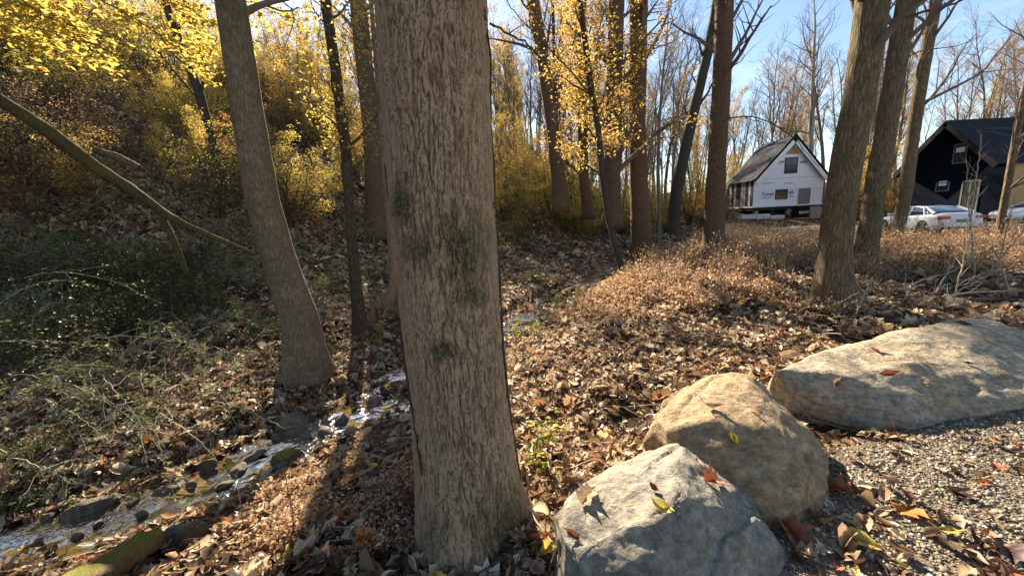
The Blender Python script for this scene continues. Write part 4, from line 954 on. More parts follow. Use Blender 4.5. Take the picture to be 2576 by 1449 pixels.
KINDS = ['oval', 'long', 'heart', 'maple', 'maple']
PL = leaf_set(M['litter'], KINDS, 3, 0.22, 300)
def polar_pts(r, n, r0, r1, a0=-1.15, a1=1.15, power=1.0):
    az = r.uniform(a0, a1, n); rad = np.sqrt(r0 ** 2 + (r1 ** 2 - r0 ** 2) * r.random(n) ** power)
    return rad * np.sin(az), rad * np.cos(az)
def rock_clear(x, y):
    m = np.ones(len(x), bool)
    for ob in (boulder_grey, boulder_tan, boulder_pale):
        bb = np.array([(ob.matrix_world @ Vector(c)) if False else (Vector(c) + ob.location) for c in ob.bound_box])
        cx, cy2 = bb[:, 0].mean(), bb[:, 1].mean(); hx, hy = np.ptp(bb[:, 0]) / 2, np.ptp(bb[:, 1]) / 2
        m &= (((x - cx) / (hx * 0.80)) ** 2 + ((y - cy2) / (hy * 0.80)) ** 2) > 1
    return m
def litter(name, n, r0, r1, size, seed, a0, a1, label):
    r = np.random.default_rng(seed); x, y = polar_pts(r, n, r0, r1, a0, a1)
    s = creek_s(x, y); w = creek_w(x, y); lot = lot_mask(x, y) * (s < 0)
    dens = 0.10 + 1.0 * smooth(-0.40, 0.12, fbm(x * 0.9, y * 0.9, seed=61, oct=5))
    keep = r.random(n) < dens * np.where(np.abs(s) < w - 0.08, 0.26 * smooth(0.0, 0.4, fbm(x * 2.2, y * 2.2, seed=63)), 1.0) * (1 - 0.93 * lot)
    keep &= rock_clear(x, y)
    x, y, s, w = x[keep], y[keep], s[keep], w[keep]
    z = ground(x, y); z = np.where(np.abs(s) < w, np.maximum(z, WATER_Z), z) + np.abs(r.normal(0, size * 0.28, len(x))) + 0.004
    nr = tilt(gnormal(x, y), r, 0.36); rot = euler_on(nr, r.uniform(0, 6.283, len(x)))
    sc_ = (size * np.clip(r.lognormal(-0.1, 0.38, len(x)), 0.35, 2.0))[:, None] * np.array([[1, 1, 1]]) * r.uniform(0.8, 1.2, (len(x), 3))
    scatter(name, np.stack([x, y, z], -1), rot, sc_, r.integers(0, len(PL), len(x)), PL, label)
litter('leaf_litter_near', 66000, 0.7, 6.5, 0.085, 1, -1.2, 1.25, 'deep brown and tan leaf litter on the forest floor nearby')
litter('leaf_litter_middle', 90000, 6.5, 16, 0.115, 2, -1.1, 1.05, 'brown leaf litter on the forest floor and hillside')
litter('leaf_litter_far', 60000, 16, 42, 0.21, 3, -1.1, 1.0, 'distant leaf litter on the hillside and under the far trees')

def stick_proto(seed):
    r = np.random.default_rng(seed); p = grow(r, (-.5, 0, 0), (1, 0, 0), 1.0, 0.012, 6, 0.12, 0.0, 0.4); ps = [(p[0], p[1], 4)] + branch_out(r, (p[0], p[1], 4), 2, .4, .008, .2, .6, 3, .1, 0, sides=3)
    me = tubes_mesh('stick', ps); me.materials.append(M['twig_pale'] if seed % 2 else M['twig']); return me
def sticks(name, n, r0, r1, seed, label):
    r = np.random.default_rng(seed); x, y = polar_pts(r, n, r0, r1, -1.1, 1.05); s = creek_s(x, y); k = (np.abs(s) > 0.4) & (lot_mask(x, y) < 0.3) & rock_clear(x, y); x, y = x[k], y[k]
    m = len(x); rot = euler_on(tilt(gnormal(x, y), r, 0.12), r.uniform(0, 6.28, m)); sc_ = (r.uniform(.12, .75, m) ** 1.3)[:, None] * np.ones((1, 3))
    scatter(name, np.stack([x, y, ground(x, y) + .035], -1), rot, sc_, r.integers(0, 4, m), [stick_proto(k) for k in range(4)], label)
sticks('fallen_twigs', 2600, 1.0, 14, 71, 'small broken twigs lying through the leaf litter')
# gravel
def pebble_mesh(seed):
    r = np.random.default_rng(seed); bm = bmesh.new(); bmesh.ops.create_icosphere(bm, subdivisions=1, radius=0.5)
    sx, sy, sz = r.uniform(0.8, 1.1), r.uniform(0.6, 0.9), r.uniform(0.45, 0.7)
    for v in bm.verts: v.co = Vector((v.co.x * sx, v.co.y * sy, v.co.z * sz)) * r.uniform(0.88, 1.12)
    me = bpy.data.meshes.new('pebble'); bm.to_mesh(me); bm.free()
    for p in me.polygons: p.use_smooth = True
    me.materials.append(M['pebble']); return me
PB = [pebble_mesh(k) for k in range(6)]
def gravel(name, n, x0, x1, y0, y1, size, seed, label):
    r = np.random.default_rng(seed); x = r.uniform(x0, x1, n); y = r.uniform(y0, y1, n)
    k = (r.random(n) < lot_mask(x, y) * (creek_s(x, y) < 0)); x, y = x[k], y[k]; k = rock_clear(x, y); x, y = x[k], y[k]
    z = ground(x, y) + size * 0.12 * r.random(len(x)); m = len(x)
    sc_ = (size * np.clip(r.lognormal(0, 0.45, m), 0.35, 3.2))[:, None] * r.uniform(0.8, 1.2, (m, 3))
    rot = np.stack([r.normal(0, .35, m), r.normal(0, .35, m), r.uniform(0, 6.28, m)], -1)
    scatter(name, np.stack([x, y, z], -1), rot, sc_, r.integers(0, 6, m), PB, label)
gravel('gravel', 110000, 0.6, 5.6, 0.5, 3.6, 0.0128, 5, 'pale rounded pea gravel underfoot on the right')
gravel('driveway_gravel', 30000, 13, 34, 13, 24, 0.05, 6, 'tan gravel of the driveway by the white sedan')

# dry weeds
def weed_proto(seed, H, n, blade, mat, per=5):
    r = np.random.default_rng(seed); Vs, Fs, T, off = [], [], [], 0
    anc = []
    for k in range(n):
        p, rd = grow(r, (r.normal(0, .1), r.normal(0, .1), -0.02), (r.normal(0, .35), r.normal(0, .35), 1), H * r.uniform(.5, 1.1), 0.0022 + 0.0014 * (per == 1), 5, 0.16 if per > 1 else 0.08, 0.0, 0.5)
        V, F = tube(p, rd, 3, off=off); Vs.append(V); Fs.append(F); off += len(V); T.append(np.full(len(V), r.random())); anc.append(p[1:])
    st = np_mesh('x', np.concatenate(Vs), np.concatenate(Fs))
    V2, F2, t2_ = leaf_cloud(r, np.concatenate(anc), per, 0.045, blade, 0.1, False, 0.5)
    V = np.vstack([np.concatenate(Vs), V2]); me = np_mesh('dry_weed', V, [np.concatenate(Fs), F2 + off], False, {'tint': np.concatenate(T + [t2_])})
    me.materials.append(mat); return me
WD = [weed_proto(400 + k, 0.62, 12, 0.055, M['dry_grass']) for k in range(4)]
WT = [weed_proto(430 + k, 1.0, 9, 0.035, M['dry_grass'], 1) for k in range(3)]
WS = [weed_proto(420 + k, 0.22, 12, 0.034, M['dry_grass']) for k in range(3)]
M['grn2'] = leaf_mat('sprig_green', GRN, 'attr', 0.4)
WG = [weed_proto(440 + k, 0.22, 9, 0.030, M['grn2']) for k in range(3)]
def weeds(name, n, sampler, size, protos, seed, label):
    r = np.random.default_rng(seed); x, y, k = sampler(r, n); x, y = x[k], y[k]; m = len(x)
    z = ground(x, y); rot = np.stack([r.normal(0, .2, m), r.normal(0, .2, m), r.uniform(0, 6.28, m)], -1)
    s_ = size * r.uniform(0.5, 1.3, m); scatter(name, np.stack([x, y, z], -1), rot, s_[:, None] * np.ones((1, 3)), r.integers(0, len(protos), m), protos, label)
def smp_mid(r, n):
    x, y = polar_pts(r, n, 7.6, 42, 0.18, 1.05); s = creek_s(x, y)
    k = (s < -2.0) & (r.random(n) < smooth(-0.22, 0.18, fbm(x * .7, y * .7, seed=71, oct=4)) * (0.35 + 0.65 * smooth(8, 12, np.hypot(x, y))) * (1 - lot_mask(x, y)))
    k &= (y > 7.3 + 0.4 * vnoise(x, y, seed=3)) 
    return x, y, k
weeds('tall_dry_stalks', 5200, smp_mid, 0.95, WT, 15, 'tall thin tan stalks standing above the rusty weeds')
weeds('dry_weeds', 5200, smp_mid, 0.85, WD, 11, 'rusty dry weeds covering the ground between the trees and the houses')
def smp_low(r, n):
    x, y = polar_pts(r, n, 5.2, 9.5, 0.22, 1.0); s = creek_s(x, y)
    k = (s < -1.3) & (r.random(n) < smooth(0.0, 0.4, fbm(x * 1.1, y * 1.1, seed=73)) * smooth(5.2, 9, y))
    return x, y, k
weeds('dry_grass_patches', 2600, smp_low, 1.3, WS, 12, 'low tan dry grass among the leaf litter')
def smp_fg(r, n):
    px = r.uniform(560, 1075, n); py = r.uniform(1150, 1500, n)
    P_ = np.array([at_z(a, b, -0.30) for a, b in zip(px, py)]); x, y = P_[:, 0], P_[:, 1]; s = creek_s(x, y)
    return x, y, (s < -creek_w(x, y) - 0.15) & (r.random(n) < smooth(-0.3, 0.2, fbm(x * 3, y * 3, seed=75)))
weeds('dry_stilt_grass', 110, smp_fg, 0.62, WS, 13, 'tangled orange-brown dry grass on the bank left of the big trunk')
def smp_bank(r, n):
    x, y = polar_pts(r, n, 2.4, 12, -1.1, 0.25); s = creek_s(x, y)
    return x, y, (s > creek_w(x, y) + 0.1) & (r.random(n) < smooth(0.0, 0.35, fbm(x * .9, y * .9, seed=77)) * (0.35 + 0.65 * smooth(-0.3, -0.6, np.arctan2(x, y))))
weeds('green_sprigs', 3600, smp_bank, 0.9, WG, 14, 'small green sprigs growing through the leaves on the left bank')
def tangle_proto(seed):
    r = np.random.default_rng(seed); ps = []
    for k in range(4):
        a = r.uniform(0, 6.28); L = r.uniform(.5, 1.1); t = np.linspace(0, 1, 9); h = r.uniform(.2, .55)
        P_ = np.stack([np.cos(a) * L * t, np.sin(a) * L * t, h * 4 * t * (1 - t * .85) * .8], -1) + r.normal(0, .012, (9, 3)); ps.append((P_, 0.0038 * np.linspace(1, .5, 9), 4))
    tw = []
    for p in ps: tw += branch_out(r, p, 5, .28, .002, .2, .7, 3, .15, 0, sides=3)
    ps = ps + tw; Vs, Fs, off = [], [], 0
    for p in ps:
        V, F = tube(p[0], np.maximum(p[1], .0016), p[2], off=off); Vs.append(V); Fs.append(F); off += len(V)
    V2, F2, t2_ = leaf_cloud(r, np.concatenate([p[0][1:] for p in tw]), 2, 0.03, 0.042, 0.9, False, 0.3)
    st = np_mesh('tangle', np.vstack([np.concatenate(Vs), V2]), [np.concatenate(Fs), F2 + off], False, {'tint': np.concatenate([np.zeros(off), t2_])})
    st.materials.append(M['twig_pale']); st.materials.append(M['grn2']); nq = len(np.concatenate(Fs))
    st.polygons.foreach_set('material_index', np.concatenate([np.zeros(nq, np.int32), np.ones(len(F2), np.int32)])); return st
def smp_tangle(r, n):
    x, y = polar_pts(r, n, 2.9, 15, -1.15, 0.05); s = creek_s(x, y)
    return x, y, (s > creek_w(x, y) + 0.45) & (r.random(n) < 0.25 + 0.75 * smooth(-0.1, 0.3, fbm(x * .6, y * .6, seed=79))) & (r.random(n) < 0.25 + 0.75 * smooth(-0.15, -0.45, np.arctan2(x, y)))
weeds('bramble_tangle', 620, smp_tangle, 1.0, [tangle_proto(460 + k) for k in range(5)], 16, 'thin arching bramble stems with small leaves tangled over the left bank')

# ------------------------------------------------------------------ bramble canes, seedlings, brush
def cane(pts, r0, label, mat, group=None, leaves=None, seed=0, name='bramble_cane', twigs=0):
    r = np.random.default_rng(seed); P_ = np.array(pts, float)
    L = np.concatenate([[0], np.cumsum(np.linalg.norm(np.diff(P_, axis=0), axis=1))]); t = np.linspace(0, L[-1], 26)
    Q = np.stack([np.interp(t, L, P_[:, a]) for a in range(3)], -1)
    for _ in range(6): Q[1:-1] = (Q[:-2] + 2 * Q[1:-1] + Q[2:]) / 4
    Q[1:-1] += r.normal(0, L[-1] * 0.004, (24, 3)); org = Q[0].copy(); Q = Q - org
    root = empty(name, org); tag(root, label, 'twig' if 'branch' in name or 'brush' in name else 'plant', group)
    main = (Q, r0 * np.linspace(1, 0.35, 26), 5); paths = [main]
    if twigs: paths += branch_out(r, main, twigs, L[-1] * 0.28, r0 * 0.6, 0.15, 0.6, 5, 0.12, 0.02, sides=4)
    link('stem', tubes_mesh('stem', paths), mat, root)
    if leaves:
        col, per, size = leaves; anc = np.concatenate([p[0][2:] for p in paths])
        link('foliage', leaf_mesh('foliage', r, anc, per, size * 0.9, size, 0.8, True), M[col], root)
    return root
def arc(p, q, h, n=7):
    p, q = np.array(p), np.array(q); t = np.linspace(0, 1, n)[:, None]
    return p + (q - p) * t + np.array([0, 0, 1]) * h * (4 * t * (1 - t))
rb = np.random.default_rng(91)
arcs = [((130, 1230, 2.9), (420, 1090, 2.7), .25), ((160, 1200, 3.0), (470, 1040, 2.9), .3), ((0, 1130, 3.0), (330, 1250, 2.6), -0.05), ((20, 940, 3.6), (360, 1050, 3.2), .1), ((0, 860, 4.0), (300, 880, 3.7), .05),
        ((330, 1070, 3.1), (620, 1020, 3.3), .05), ((380, 1060, 3.1), (440, 1250, 2.9), .02), ((400, 1040, 3.2), (560, 1170, 2.9), .06), ((60, 700, 5), (400, 760, 4.6), .2), ((240, 850, 4.2), (620, 900, 3.9), .1), ((100, 1000, 3.4), (280, 1120, 3.0), .08),
        ((260, 950, 3.6), (400, 1130, 3.1), .05), ((-20, 780, 4.5), (250, 720, 4.8), .2), ((540, 1010, 3.4), (720, 1080, 3.1), .04), ((0, 1050, 3.2), (180, 1000, 3.3), .2)]
for k, (a, b, h) in enumerate(arcs):
    cane(arc(at_y(*a), at_y(*b), h), 0.0045, '%s arching bramble cane %s on the left bank' % ('leafy' if k % 2 == 0 else 'bare pale', ['springing from the creek edge', 'beside the first creek-edge cane', 'low over the dark water edge', 'entering at the left edge halfway down', 'nearly level from the left edge', 'level above the red leaf', 'dropping beside the red leaf', 'slanting past the red leaf', 'high under the slanting trunk', 'long, left of the leaning tree foot', 'below the left brambles', 'falling behind the salmon maple leaf', 'topmost at the left edge', 'nearest the leaning tree foot', 'lowest at the left edge'][k]), M['twig_pale'], 'bramble canes on the left bank', ('leaf_green', 1, 0.032) if k % 2 == 0 else None, 500 + k, twigs=5)
for k, (px, py, ht) in enumerate([(745, 1370, .55), (615, 1340, .42), (680, 1300, .3), (990, 1330, .25)]):
    p = on_ground(px, py); cane([p, p + [0.01, 0, ht * .5], p + [rb.normal(0, .03), 0, ht]], 0.0035, ['tallest thin brown seedling stem on the near bank', 'bent yellowish seedling stem near the shaded water', 'short dark seedling between the creek and the dry grass', 'small seedling in the dry grass beside the big trunk'][k], M['twig'] if k != 1 else M['bark_pale'], seed=520 + k, name='seedling', twigs=4)
for k, (a, b, h) in enumerate([((560, 1440, 1.9), (940, 1380, 2.1), .02), ((880, 1440, 1.75), (1030, 1400, 1.8), .02), ((560, 1120, 2.9), (700, 1200, 2.6), .03), ((520, 1250, 2.4), (700, 1240, 2.5), .02), ((360, 1449, 1.9), (560, 1430, 1.9), .05), ((420, 1140, 3.0), (530, 1135, 3.0), 0)]):
    pa, pb = at_y(*a), at_y(*b)
    pa[2] = max(gz(pa[0], pa[1]), WATER_Z) + .02; pb[2] = max(gz(pb[0], pb[1]), WATER_Z) + .06
    cane(arc(pa, pb, h), 0.006, 'fallen twig lying on the creek bank', M['twig'], 'fallen twigs on the creek bank', None, 530 + k, name='fallen_branch', twigs=3)
# yellow seedlings by the creek in the centre
for k, (px, py) in enumerate([(1400, 750), (1445, 745), (1345, 830), (1300, 830), (1330, 690), (950, 850), (1350, 1165)]):
    p = on_ground(px, py + 20); cane([p, p + [0, 0, .18], p + [.08, 0, .34]], 0.003, ['yellow-green seedling standing in the far bend of the creek', 'twin of the yellow seedling at the far bend, right one', 'yellow-green seedling right of the massive trunk at mid height', 'small yellow-green seedling touching the right edge of the massive trunk', 'farthest yellow-green seedling under the centre bushes', 'green seedling at the foot of the slim knobby tree', 'green seedling at the right foot of the massive trunk'][k], M['twig'], 'yellow-green seedlings by the creek', ('leaf_lime', 2, 0.05), 540 + k, name='seedling', twigs=4)
# brush pile right
bs = [((2390, 745, 6.3), (2576, 640, 6.3), 0.0), ((2385, 800, 5.6), (2450, 560, 5.8), 0.0), ((2380, 690, 7), (2600, 610, 6.5), .1), ((2340, 760, 6.2), (2410, 640, 6.6), 0), ((2460, 720, 6.4), (2600, 560, 6.0), .05), ((2440, 560, 6.6), (2470, 340, 6.8), .1),
      ((2380, 745, 5.9), (2600, 735, 5.6), .05), ((2400, 720, 6.5), (2620, 690, 6.0), .02), ((2500, 700, 7), (2560, 480, 7), 0), ((2450, 700, 7), (2430, 400, 7.4), 0), ((2240, 740, 6.3), (2380, 690, 6.6), .05), ((2540, 740, 6), (2480, 600, 6.3), .1),
      ((2150, 800, 5.4), (2190, 700, 5.6), 0), ((2060, 800, 5.7), (2150, 740, 5.5), .02)]
for k, (a, b, h) in enumerate(bs):
    cane(arc(at_y(*a), at_y(*b), h), 0.015, 'pale bare stick in the brush heap behind the long slab' if k < 12 else 'thin bare stick leaning on the foot of the thick right trunk', M['twig_pale'], 'sticks of the brush heap' if k < 12 else 'sticks at the foot of the right trunk', None, 560 + k, name='brush_stick', twigs=11)
# near hanging branch before the white house, and the branch right of the massive trunk
cane([at_y(1826, 300, 11.5), at_y(1900, 290, 11.4), at_y(1990, 340, 11.2), at_y(2060, 420, 11)], 0.02, 'thin bare branch reaching across the front of the white house', M['twig'], None, None, 590, name='bare_branch', twigs=6)
cane([at_y(1232, 60, 7), at_y(1330, 110, 7.5), at_y(1400, 200, 8), at_y(1410, 330, 8.2)], 0.02, 'dark arching branch leaving the right side of the massive trunk', M['twig'], None, ('leaf_rust', 1, 0.05), 591, name='bare_branch', twigs=9)
cane([at_y(1480, 230, 9), at_y(1380, 120, 8.5), at_y(1300, 40, 8), at_y(1260, -20, 8)], 0.02, 'dark branch with gold leaves crossing the sky by the massive trunk', M['twig'], None, ('leaf_gold', 1, 0.06), 592, name='bare_branch', twigs=9)
# near yellow sprays, top left
sprays = [((-150, -80, 4.6), (310, 150, 4.2), 0), ((-150, -20, 4.8), (230, 90, 4.4), 0), ((0, -120, 4.6), (480, 140, 4.8), 0), ((200, -100, 5), (620, 110, 5.2), 0), ((-200, -20, 5), (250, 165, 4.8), 0), ((300, -80, 5.6), (760, 60, 6), 0),
          ((-150, 0, 4.8), (90, 130, 4.4), 0), ((-100, -100, 5), (160, 60, 4.8), 0), ((450, -80, 6), (520, 190, 6.2), 0)]
for k, (a, b, h) in enumerate(sprays):
    cane(arc(at_y(*a), at_y(*b), 0.08), 0.012, ['longest yellow-leaved branch reaching down from the top left corner', 'yellow-leaved branch entering from the left edge near the top', 'yellow-leaved branch slanting from the top edge across the left corner', 'yellow-leaved branch hanging from the top edge left of the leaning tree', 'lowest long yellow-leaved branch entering from the left edge', 'yellow-leaved branch along the top edge behind the leaning tree', 'short drooping yellow branch low at the left edge', 'small yellow spray right in the top left corner', 'yellow spray hanging straight down beside the leaning tree'][k], M['twig'], 'yellow overhanging branches at top left', ('leaf_yellow', 4, 0.068), 600 + k, name='leafy_branch', twigs=14)

# ------------------------------------------------------------------ fallen leaves as individuals
FL_M = {}
def fl_mat(key, c1, c2):
    m, n, l, b = new_mat('fallen_leaf_' + key)
    tc = n.new('ShaderNodeTexCoord'); nz = noise_tex(n, l, tc.outputs['Object'], 5, 6, 0.7)
    oi = n.new('ShaderNodeObjectInfo')
    wv = n.new('ShaderNodeTexWave'); wv.bands_direction = 'DIAGONAL'; wv.inputs['Scale'].default_value = 3.2; wv.inputs['Distortion'].default_value = 0.6; l.new(tc.outputs['Object'], wv.inputs['Vector'])
    c = ramp(n, l, nz.outputs[0], [(0.3, c1), (0.7, c2)]).outputs[0]
    c = mixc(n, l, 0.22, c, wv.outputs['Color'], 'MULTIPLY')
    hs = n.new('ShaderNodeHueSaturation'); l.new(c, hs.inputs['Color']); l.new(math_n(n, l, 'ADD', math_n(n, l, 'MULTIPLY', oi.outputs['Random'], 0.6), 0.75), hs.inputs['Value'])
    l.new(hs.outputs[0], b.inputs['Base Color']); b.inputs['Roughness'].default_value = 0.6
    tr = n.new('ShaderNodeBsdfTranslucent'); l.new(hs.outputs[0], tr.inputs[0]); mx = n.new('ShaderNodeMixShader'); mx.inputs[0].default_value = 0.25
    l.new(b.outputs[0], mx.inputs[1]); l.new(tr.outputs[0], mx.inputs[2]); l.new(mx.outputs[0], n['Material Output'].inputs[0]); FL_M[key] = m
fl_mat('tan', (0.22, 0.13, 0.07), (0.42, 0.30, 0.18)); fl_mat('brown', (0.09, 0.045, 0.025), (0.21, 0.115, 0.065)); fl_mat('rust', (0.16, 0.045, 0.02), (0.36, 0.12, 0.045)); fl_mat('yellow', (0.34, 0.25, 0.04), (0.58, 0.45, 0.09)); fl_mat('orange', (0.42, 0.13, 0.03), (0.60, 0.26, 0.05)); fl_mat('purple', (0.05, 0.025, 0.028), (0.10, 0.05, 0.05)); fl_mat('green', (0.10, 0.15, 0.03), (0.2, 0.27, 0.06)); fl_mat('red', (0.35, 0.02, 0.02), (0.5, 0.04, 0.03))
LM = {}
def lmesh(kind, col, j, curl=0.35):
    k = (kind, col, j)
    if k not in LM: LM[k] = leaf_shape(kind, 700 + j * 7 + len(kind), curl); LM[k].materials.append(FL_M[col])
    return LM[k]
SURF = None
def surface_z(x, y, rocks=True):
    z = gz(x, y)
    if rocks:
        for ob in (boulder_grey, boulder_tan, boulder_pale):
            hit, loc, nrm, _ = ob.ray_cast(Vector((x, y, 5)) - ob.location, Vector((0, 0, -1)))
            if hit: 
                zz = loc.z + ob.location.z
                if zz > z: z = zz
    return z
def rock_hit(px, py):
    best = None; v = Vector(ray(px, py)); o = Vector(CAM)
    for ob in (boulder_grey, boulder_tan, boulder_pale):
        hit, loc, nrm, _ = ob.ray_cast(o - ob.location, v)
        if hit:
            w = loc + ob.location
            if best is None or (w - o).length < (best[0] - o).length: best = (w, nrm)
    return best
def put_leaf(p, nrm, kind, col, size, label, group=None, seed=0, lift=0.008, amt=0.25, curl=0.4):
    r = np.random.default_rng(seed); o = link('fallen_leaf', lmesh(kind, col, seed % 4, curl))
    nn = tilt(np.array([nrm]), r, amt); e = euler_on(nn, r.uniform(0, 6.28, 1))[0]
    o.rotation_euler = tuple(e); o.location = (p[0], p[1], p[2] + lift); o.scale = (size,) * 3
    tag(o, label, 'leaf', group); return o
bpy.context.view_layer.update()
spec = [(1795, 1215, 'maple', 'rust', .15, 'crumpled dark red leaf on top of the grey boulder'), (1665, 1280, 'oval', 'yellow', .10, 'pale yellow oval leaf lying flat on the grey boulder'), (1645, 1235, 'oval', 'rust', .06, 'small reddish leaf left of the yellow one on the grey boulder'),
        (1755, 1165, 'oval', 'rust', .06, 'small dark leaf near the peak of the grey boulder'), (1480, 1250, 'maple', 'tan', .12, 'pale crumpled leaf caught on the left shoulder of the grey boulder'), (1445, 1350, 'long', 'rust', .09, 'narrow orange-brown leaf in the left cleft of the grey boulder'),
        (1787, 1028, 'long', 'tan', .13, 'standing folded tan leaf on the face of the tan boulder'), (1845, 1107, 'oval', 'yellow', .08, 'small pale oval leaf lying flat on the tan boulder'), (1900, 1040, 'long', 'orange', .06, 'small orange leaf in the flaked patch of the tan boulder'), (1955, 965, 'long', 'yellow', .10, 'thin yellow leaf where the tan boulder meets the pale slab'),
        (2105, 968, 'oval', 'tan', .10, 'pale leaf with a yellow tip on the near end of the pale slab'), (2235, 945, 'long', 'rust', .17, 'long rust-brown leaf in the middle of the pale slab'), (2205, 884, 'maple', 'rust', .10, 'small red-brown leaf on the upper edge of the pale slab'), (2340, 920, 'long', 'tan', .14, 'tan leaf on the pale slab right of the rust-brown one'), (2425, 815, 'maple', 'purple', .12, 'dark shrivelled leaf on the peak of the pale slab'), (2437, 918, 'oval', 'purple', .08, 'small blackish leaf on the right part of the pale slab'), (2330, 968, 'long', 'tan', .10, 'faded leaf low on the pale slab')]
for k, (px, py, kd, c, s, lb) in enumerate(spec):
    h = rock_hit(px, py)
    if h: put_leaf(h[0], h[1], kd, c, s, lb, 'leaves lying on the boulders', 800 + k, lift=0.006 + s * 0.05, amt=0.12, curl=0.3)
spec2 = [(2065, 1322, 'long', 'yellow', .13, 'bright yellow leaf on the gravel at the foot of the tan boulder'), (2165, 1370, 'heart', 'yellow', .15, 'broad ochre leaf on the shaded gravel'), (2110, 1240, 'maple', 'rust', .16, 'large dark red leaf on the gravel beside the tan boulder'), (1985, 1350, 'maple', 'rust', .20, 'large rusty leaf wedged between the grey and tan boulders'),
         (2290, 1290, 'maple', 'orange', .16, 'sunlit orange leaf with raised lobes on the gravel'), (2225, 1252, 'oval', 'tan', .10, 'pale beech leaf above the sunlit orange leaf'), (2215, 1300, 'oval', 'tan', .09, 'small pale leaf left of the sunlit orange leaf'), (2370, 1345, 'long', 'yellow', .15, 'sunlit yellow leaf on the gravel near the right edge'), (2385, 1385, 'oval', 'tan', .12, 'pinkish beech leaf below the sunlit yellow leaf'),
         (2445, 1415, 'long', 'tan', .15, 'pale leaf near the bottom right corner'), (2265, 1395, 'oval', 'purple', .10, 'dark purple leaf on the sunlit gravel'), (2540, 1400, 'maple', 'purple', .14, 'dark purple leaf at the right edge'), (2460, 1205, 'oval', 'tan', .09, 'round pinkish leaf on the gravel by the right edge'), (1775, 1449, 'maple', 'rust', .1, 'rusty leaf at the foot of the grey boulder'),
         (745, 1400, 'long', 'yellow', .20, 'large bright yellow leaf in the dry grass at the bottom'), (930, 1390, 'heart', 'orange', .14, 'orange-brown leaf in the dry grass left of the big trunk'), (1095, 1405, 'maple', 'tan', .20, 'big tan leaf leaning on the foot of the big trunk'), (645, 1305, 'heart', 'green', .12, 'pale green leaf beside the shaded bank'), (385, 1125, 'maple', 'orange', .16, 'large orange leaf at the far edge of the sparkling water'), (290, 885, 'maple', 'orange', .18, 'salmon-orange maple leaf held up in the brambles'), (290, 1022, 'maple', 'red', .09, 'bright red leaf on the shaded left bank'), (865, 1160, 'maple', 'yellow', .12, 'yellow-orange leaf on the bank left of the big trunk'), (950, 1290, 'long', 'yellow', .1, 'yellow leaf in the dry grass halfway to the creek')]
for k, (px, py, kd, c, s, lb) in enumerate(spec2):
    p = on_ground(px, py); n_ = gnormal(np.array([p[0]]), np.array([p[1]]))[0]
    p = (p[0], p[1], surface_z(p[0], p[1], px > 1900)); put_leaf(p, n_, kd, c, s, lb, None, 830 + k, lift=0.02 + (0.12 if px < 400 and py < 1050 else 0.035 if px < 1100 else 0), amt=0.25)
rl = np.random.default_rng(77)
# gravel leaves
n_done = 0; tries = 0
while n_done < 85 and tries < 3000:
    tries += 1; px, py = rl.uniform(1930, 2640), rl.uniform(1070, 1480)
    if rock_hit(px, py): continue
    p = on_ground(px, py)
    c = rl.choice(['tan', 'brown', 'rust', 'yellow', 'purple'], p=[.30, .40, .17, .05, .08]); kd = rl.choice(['oval', 'long', 'heart', 'maple'])
    words = {'tan': 'tan', 'brown': 'brown', 'rust': 'rust-red', 'yellow': 'small yellow', 'purple': 'blackish'}[c]
    put_leaf(p, gnormal(np.array([p[0]]), np.array([p[1]]))[0], kd, c, rl.uniform(.05, .125), '%s fallen leaf lying loose on the gravel' % words, '%s leaves on the gravel' % words, 1000 + n_done, lift=0.014, amt=0.3, curl=0.5); n_done += 1
n_done = 0; tries = 0
while n_done < 130 and tries < 3000:
    tries += 1; px, py = rl.uniform(540, 1980), rl.uniform(930, 1460)
    if 1010 < px < 1350: continue
    if rock_hit(px, py): continue
    p = on_ground(px, py); s_ = creek_s(np.array([p[0]]), np.array([p[1]]))[0]
    if s_ > -0.75: continue
    c = rl.choice(['tan', 'brown', 'rust', 'yellow', 'orange'], p=[.44, .30, .16, .05, .05]); kd = rl.choice(['oval', 'long', 'heart', 'maple'])
    side = 'left of' if px < 1100 else 'right of'
    words = {'tan': 'pale tan', 'brown': 'brown', 'rust': 'rusty', 'yellow': 'yellow', 'orange': 'orange'}[c]
    put_leaf(p, gnormal(np.array([p[0]]), np.array([p[1]]))[0], kd, c, rl.uniform(.08, .14), 'large %s leaf on the litter %s the big trunk' % (words, side), '%s leaves %s the big trunk' % (words, side), 1200 + n_done, lift=0.045, amt=0.4, curl=0.5); n_done += 1

